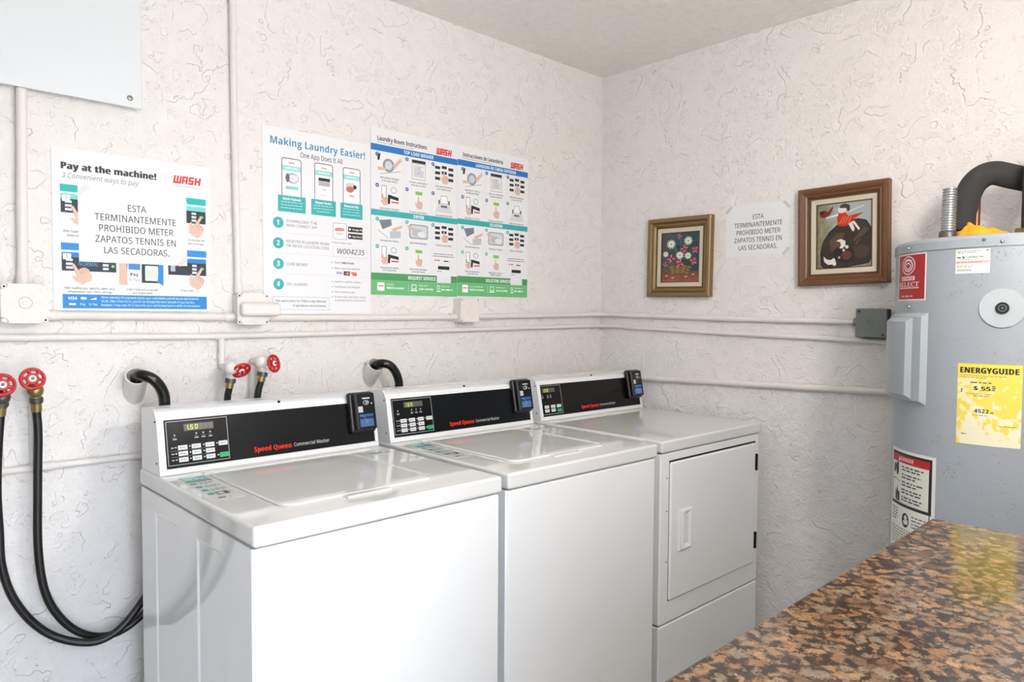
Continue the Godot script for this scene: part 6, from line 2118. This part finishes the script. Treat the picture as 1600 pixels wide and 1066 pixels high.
func build_valves() -> void:
	var zc := ZA + 0.055
	valve("red-wheeled valve cut by the left edge of the picture", Vector3(-0.283, 1.118, ZA + 0.012), Vector3(-0.284, 1.150, ZA + 0.085), Vector3(0.05, 0.28, 0.95), Vector3(-0.283, 1.108, zc + 0.004), M.old_steel)
	valve("red-wheeled valve above the longer view of the hanging hose, under the square box", Vector3(-0.2135, 1.130, ZA + 0.012), Vector3(-0.223, 1.161, ZA + 0.085), Vector3(0.0, 0.30, 0.95), Vector3(-0.2125, 1.112, zc + 0.004), M.brass)
	valve("red-wheeled valve with a flat oval wheel, under the painted drop pipe", Vector3(0.270, 1.163, ZA + 0.031), Vector3(0.297, 1.156, ZA + 0.090), Vector3(0.05, -0.62, 0.75), Vector3(0.277, 1.132, zc + 0.006), M.pipe_paint)
	valve("red-wheeled valve with the steeply turned wheel, right of the flat one", Vector3(0.366, 1.177, ZA + 0.020), Vector3(0.398, 1.172, ZA + 0.090), Vector3(0.42, 0.18, 0.80), Vector3(0.376, 1.146, zc + 0.006), M.pipe_paint)
	var zh := ZA + 0.050
	hose("fill_hose", "long black fill hose hanging under the second valve from the left", [Vector3(-0.2115, 1.110, zc + 0.004), Vector3(-0.2095, 1.070, zh), Vector3(-0.2075, 1.015, zh), Vector3(-0.211, 0.868, zh), Vector3(-0.212, 0.72, zh), Vector3(-0.199, 0.61, zh), Vector3(-0.167, 0.534, zh), Vector3(-0.121, 0.480, zh), Vector3(-0.066, 0.453, zh - 0.004), Vector3(-0.015, 0.457, zh - 0.006), Vector3(0.032, 0.488, zh), Vector3(0.09, 0.545, zh + 0.02), Vector3(0.13, 0.62, zh + 0.04)], 0.0100, M.rubber, 0.022)
	hose("fill_hose", "long black fill hose looping down along the left picture edge", [Vector3(-0.283, 1.106, zc + 0.004), Vector3(-0.285, 1.070, zh), Vector3(-0.291, 0.993, zh), Vector3(-0.295, 0.883, zh), Vector3(-0.292, 0.784, zh), Vector3(-0.289, 0.703, zh), Vector3(-0.270, 0.622, zh), Vector3(-0.232, 0.547, zh), Vector3(-0.184, 0.493, zh + 0.004), Vector3(-0.126, 0.463, zh + 0.020), Vector3(-0.077, 0.457, zh + 0.026), Vector3(-0.027, 0.480, zh + 0.026), Vector3(0.033, 0.540, zh + 0.015), Vector3(0.08, 0.62, zh + 0.02), Vector3(0.10, 0.70, zh + 0.03)], 0.0100, M.rubber, 0.022)
	hose("fill_hose", "short black hose below the flat red wheel, going behind the console", [Vector3(0.277, 1.130, zc + 0.006), Vector3(0.272, 1.098, zc + 0.004), Vector3(0.269, 1.07, zc), Vector3(0.268, 0.98, zc), Vector3(0.275, 0.88, zc + 0.02)], 0.0100, M.rubber, 0.016)
	hose("fill_hose", "short black hose below the steep red wheel, going behind the console", [Vector3(0.376, 1.144, zc + 0.006), Vector3(0.370, 1.115, zc + 0.004), Vector3(0.362, 1.075, zc), Vector3(0.354, 0.98, zc), Vector3(0.352, 0.88, zc + 0.02)], 0.0100, M.rubber, 0.016)
	drain("slanted white drain stub behind the washer with the visible side", "thick black drain hose arching from the wall stub nearest the hanging hoses", Vector3(0.023, 1.152, ZA + 0.050), Vector3(-0.10, 0.66, 0.74), [Vector3(0.026, 1.134, ZA + 0.030), Vector3(0.022, 1.152, ZA + 0.056), Vector3(0.031, 1.155, ZA + 0.078), Vector3(0.052, 1.145, ZA + 0.088), Vector3(0.070, 1.124, ZA + 0.088), Vector3(0.081, 1.097, ZA + 0.086), Vector3(0.083, 1.065, ZA + 0.086), Vector3(0.084, 0.95, ZA + 0.086)])
	drain("slanted white drain stub behind the middle washer", "thick black drain hose arching from the stub behind the middle washer", Vector3(0.788, 1.150, ZA + 0.050), Vector3(-0.10, 0.66, 0.74), [Vector3(0.791, 1.132, ZA + 0.030), Vector3(0.788, 1.150, ZA + 0.056), Vector3(0.799, 1.154, ZA + 0.078), Vector3(0.822, 1.146, ZA + 0.088), Vector3(0.844, 1.122, ZA + 0.088), Vector3(0.857, 1.095, ZA + 0.086), Vector3(0.860, 1.065, ZA + 0.086), Vector3(0.861, 0.95, ZA + 0.086)])
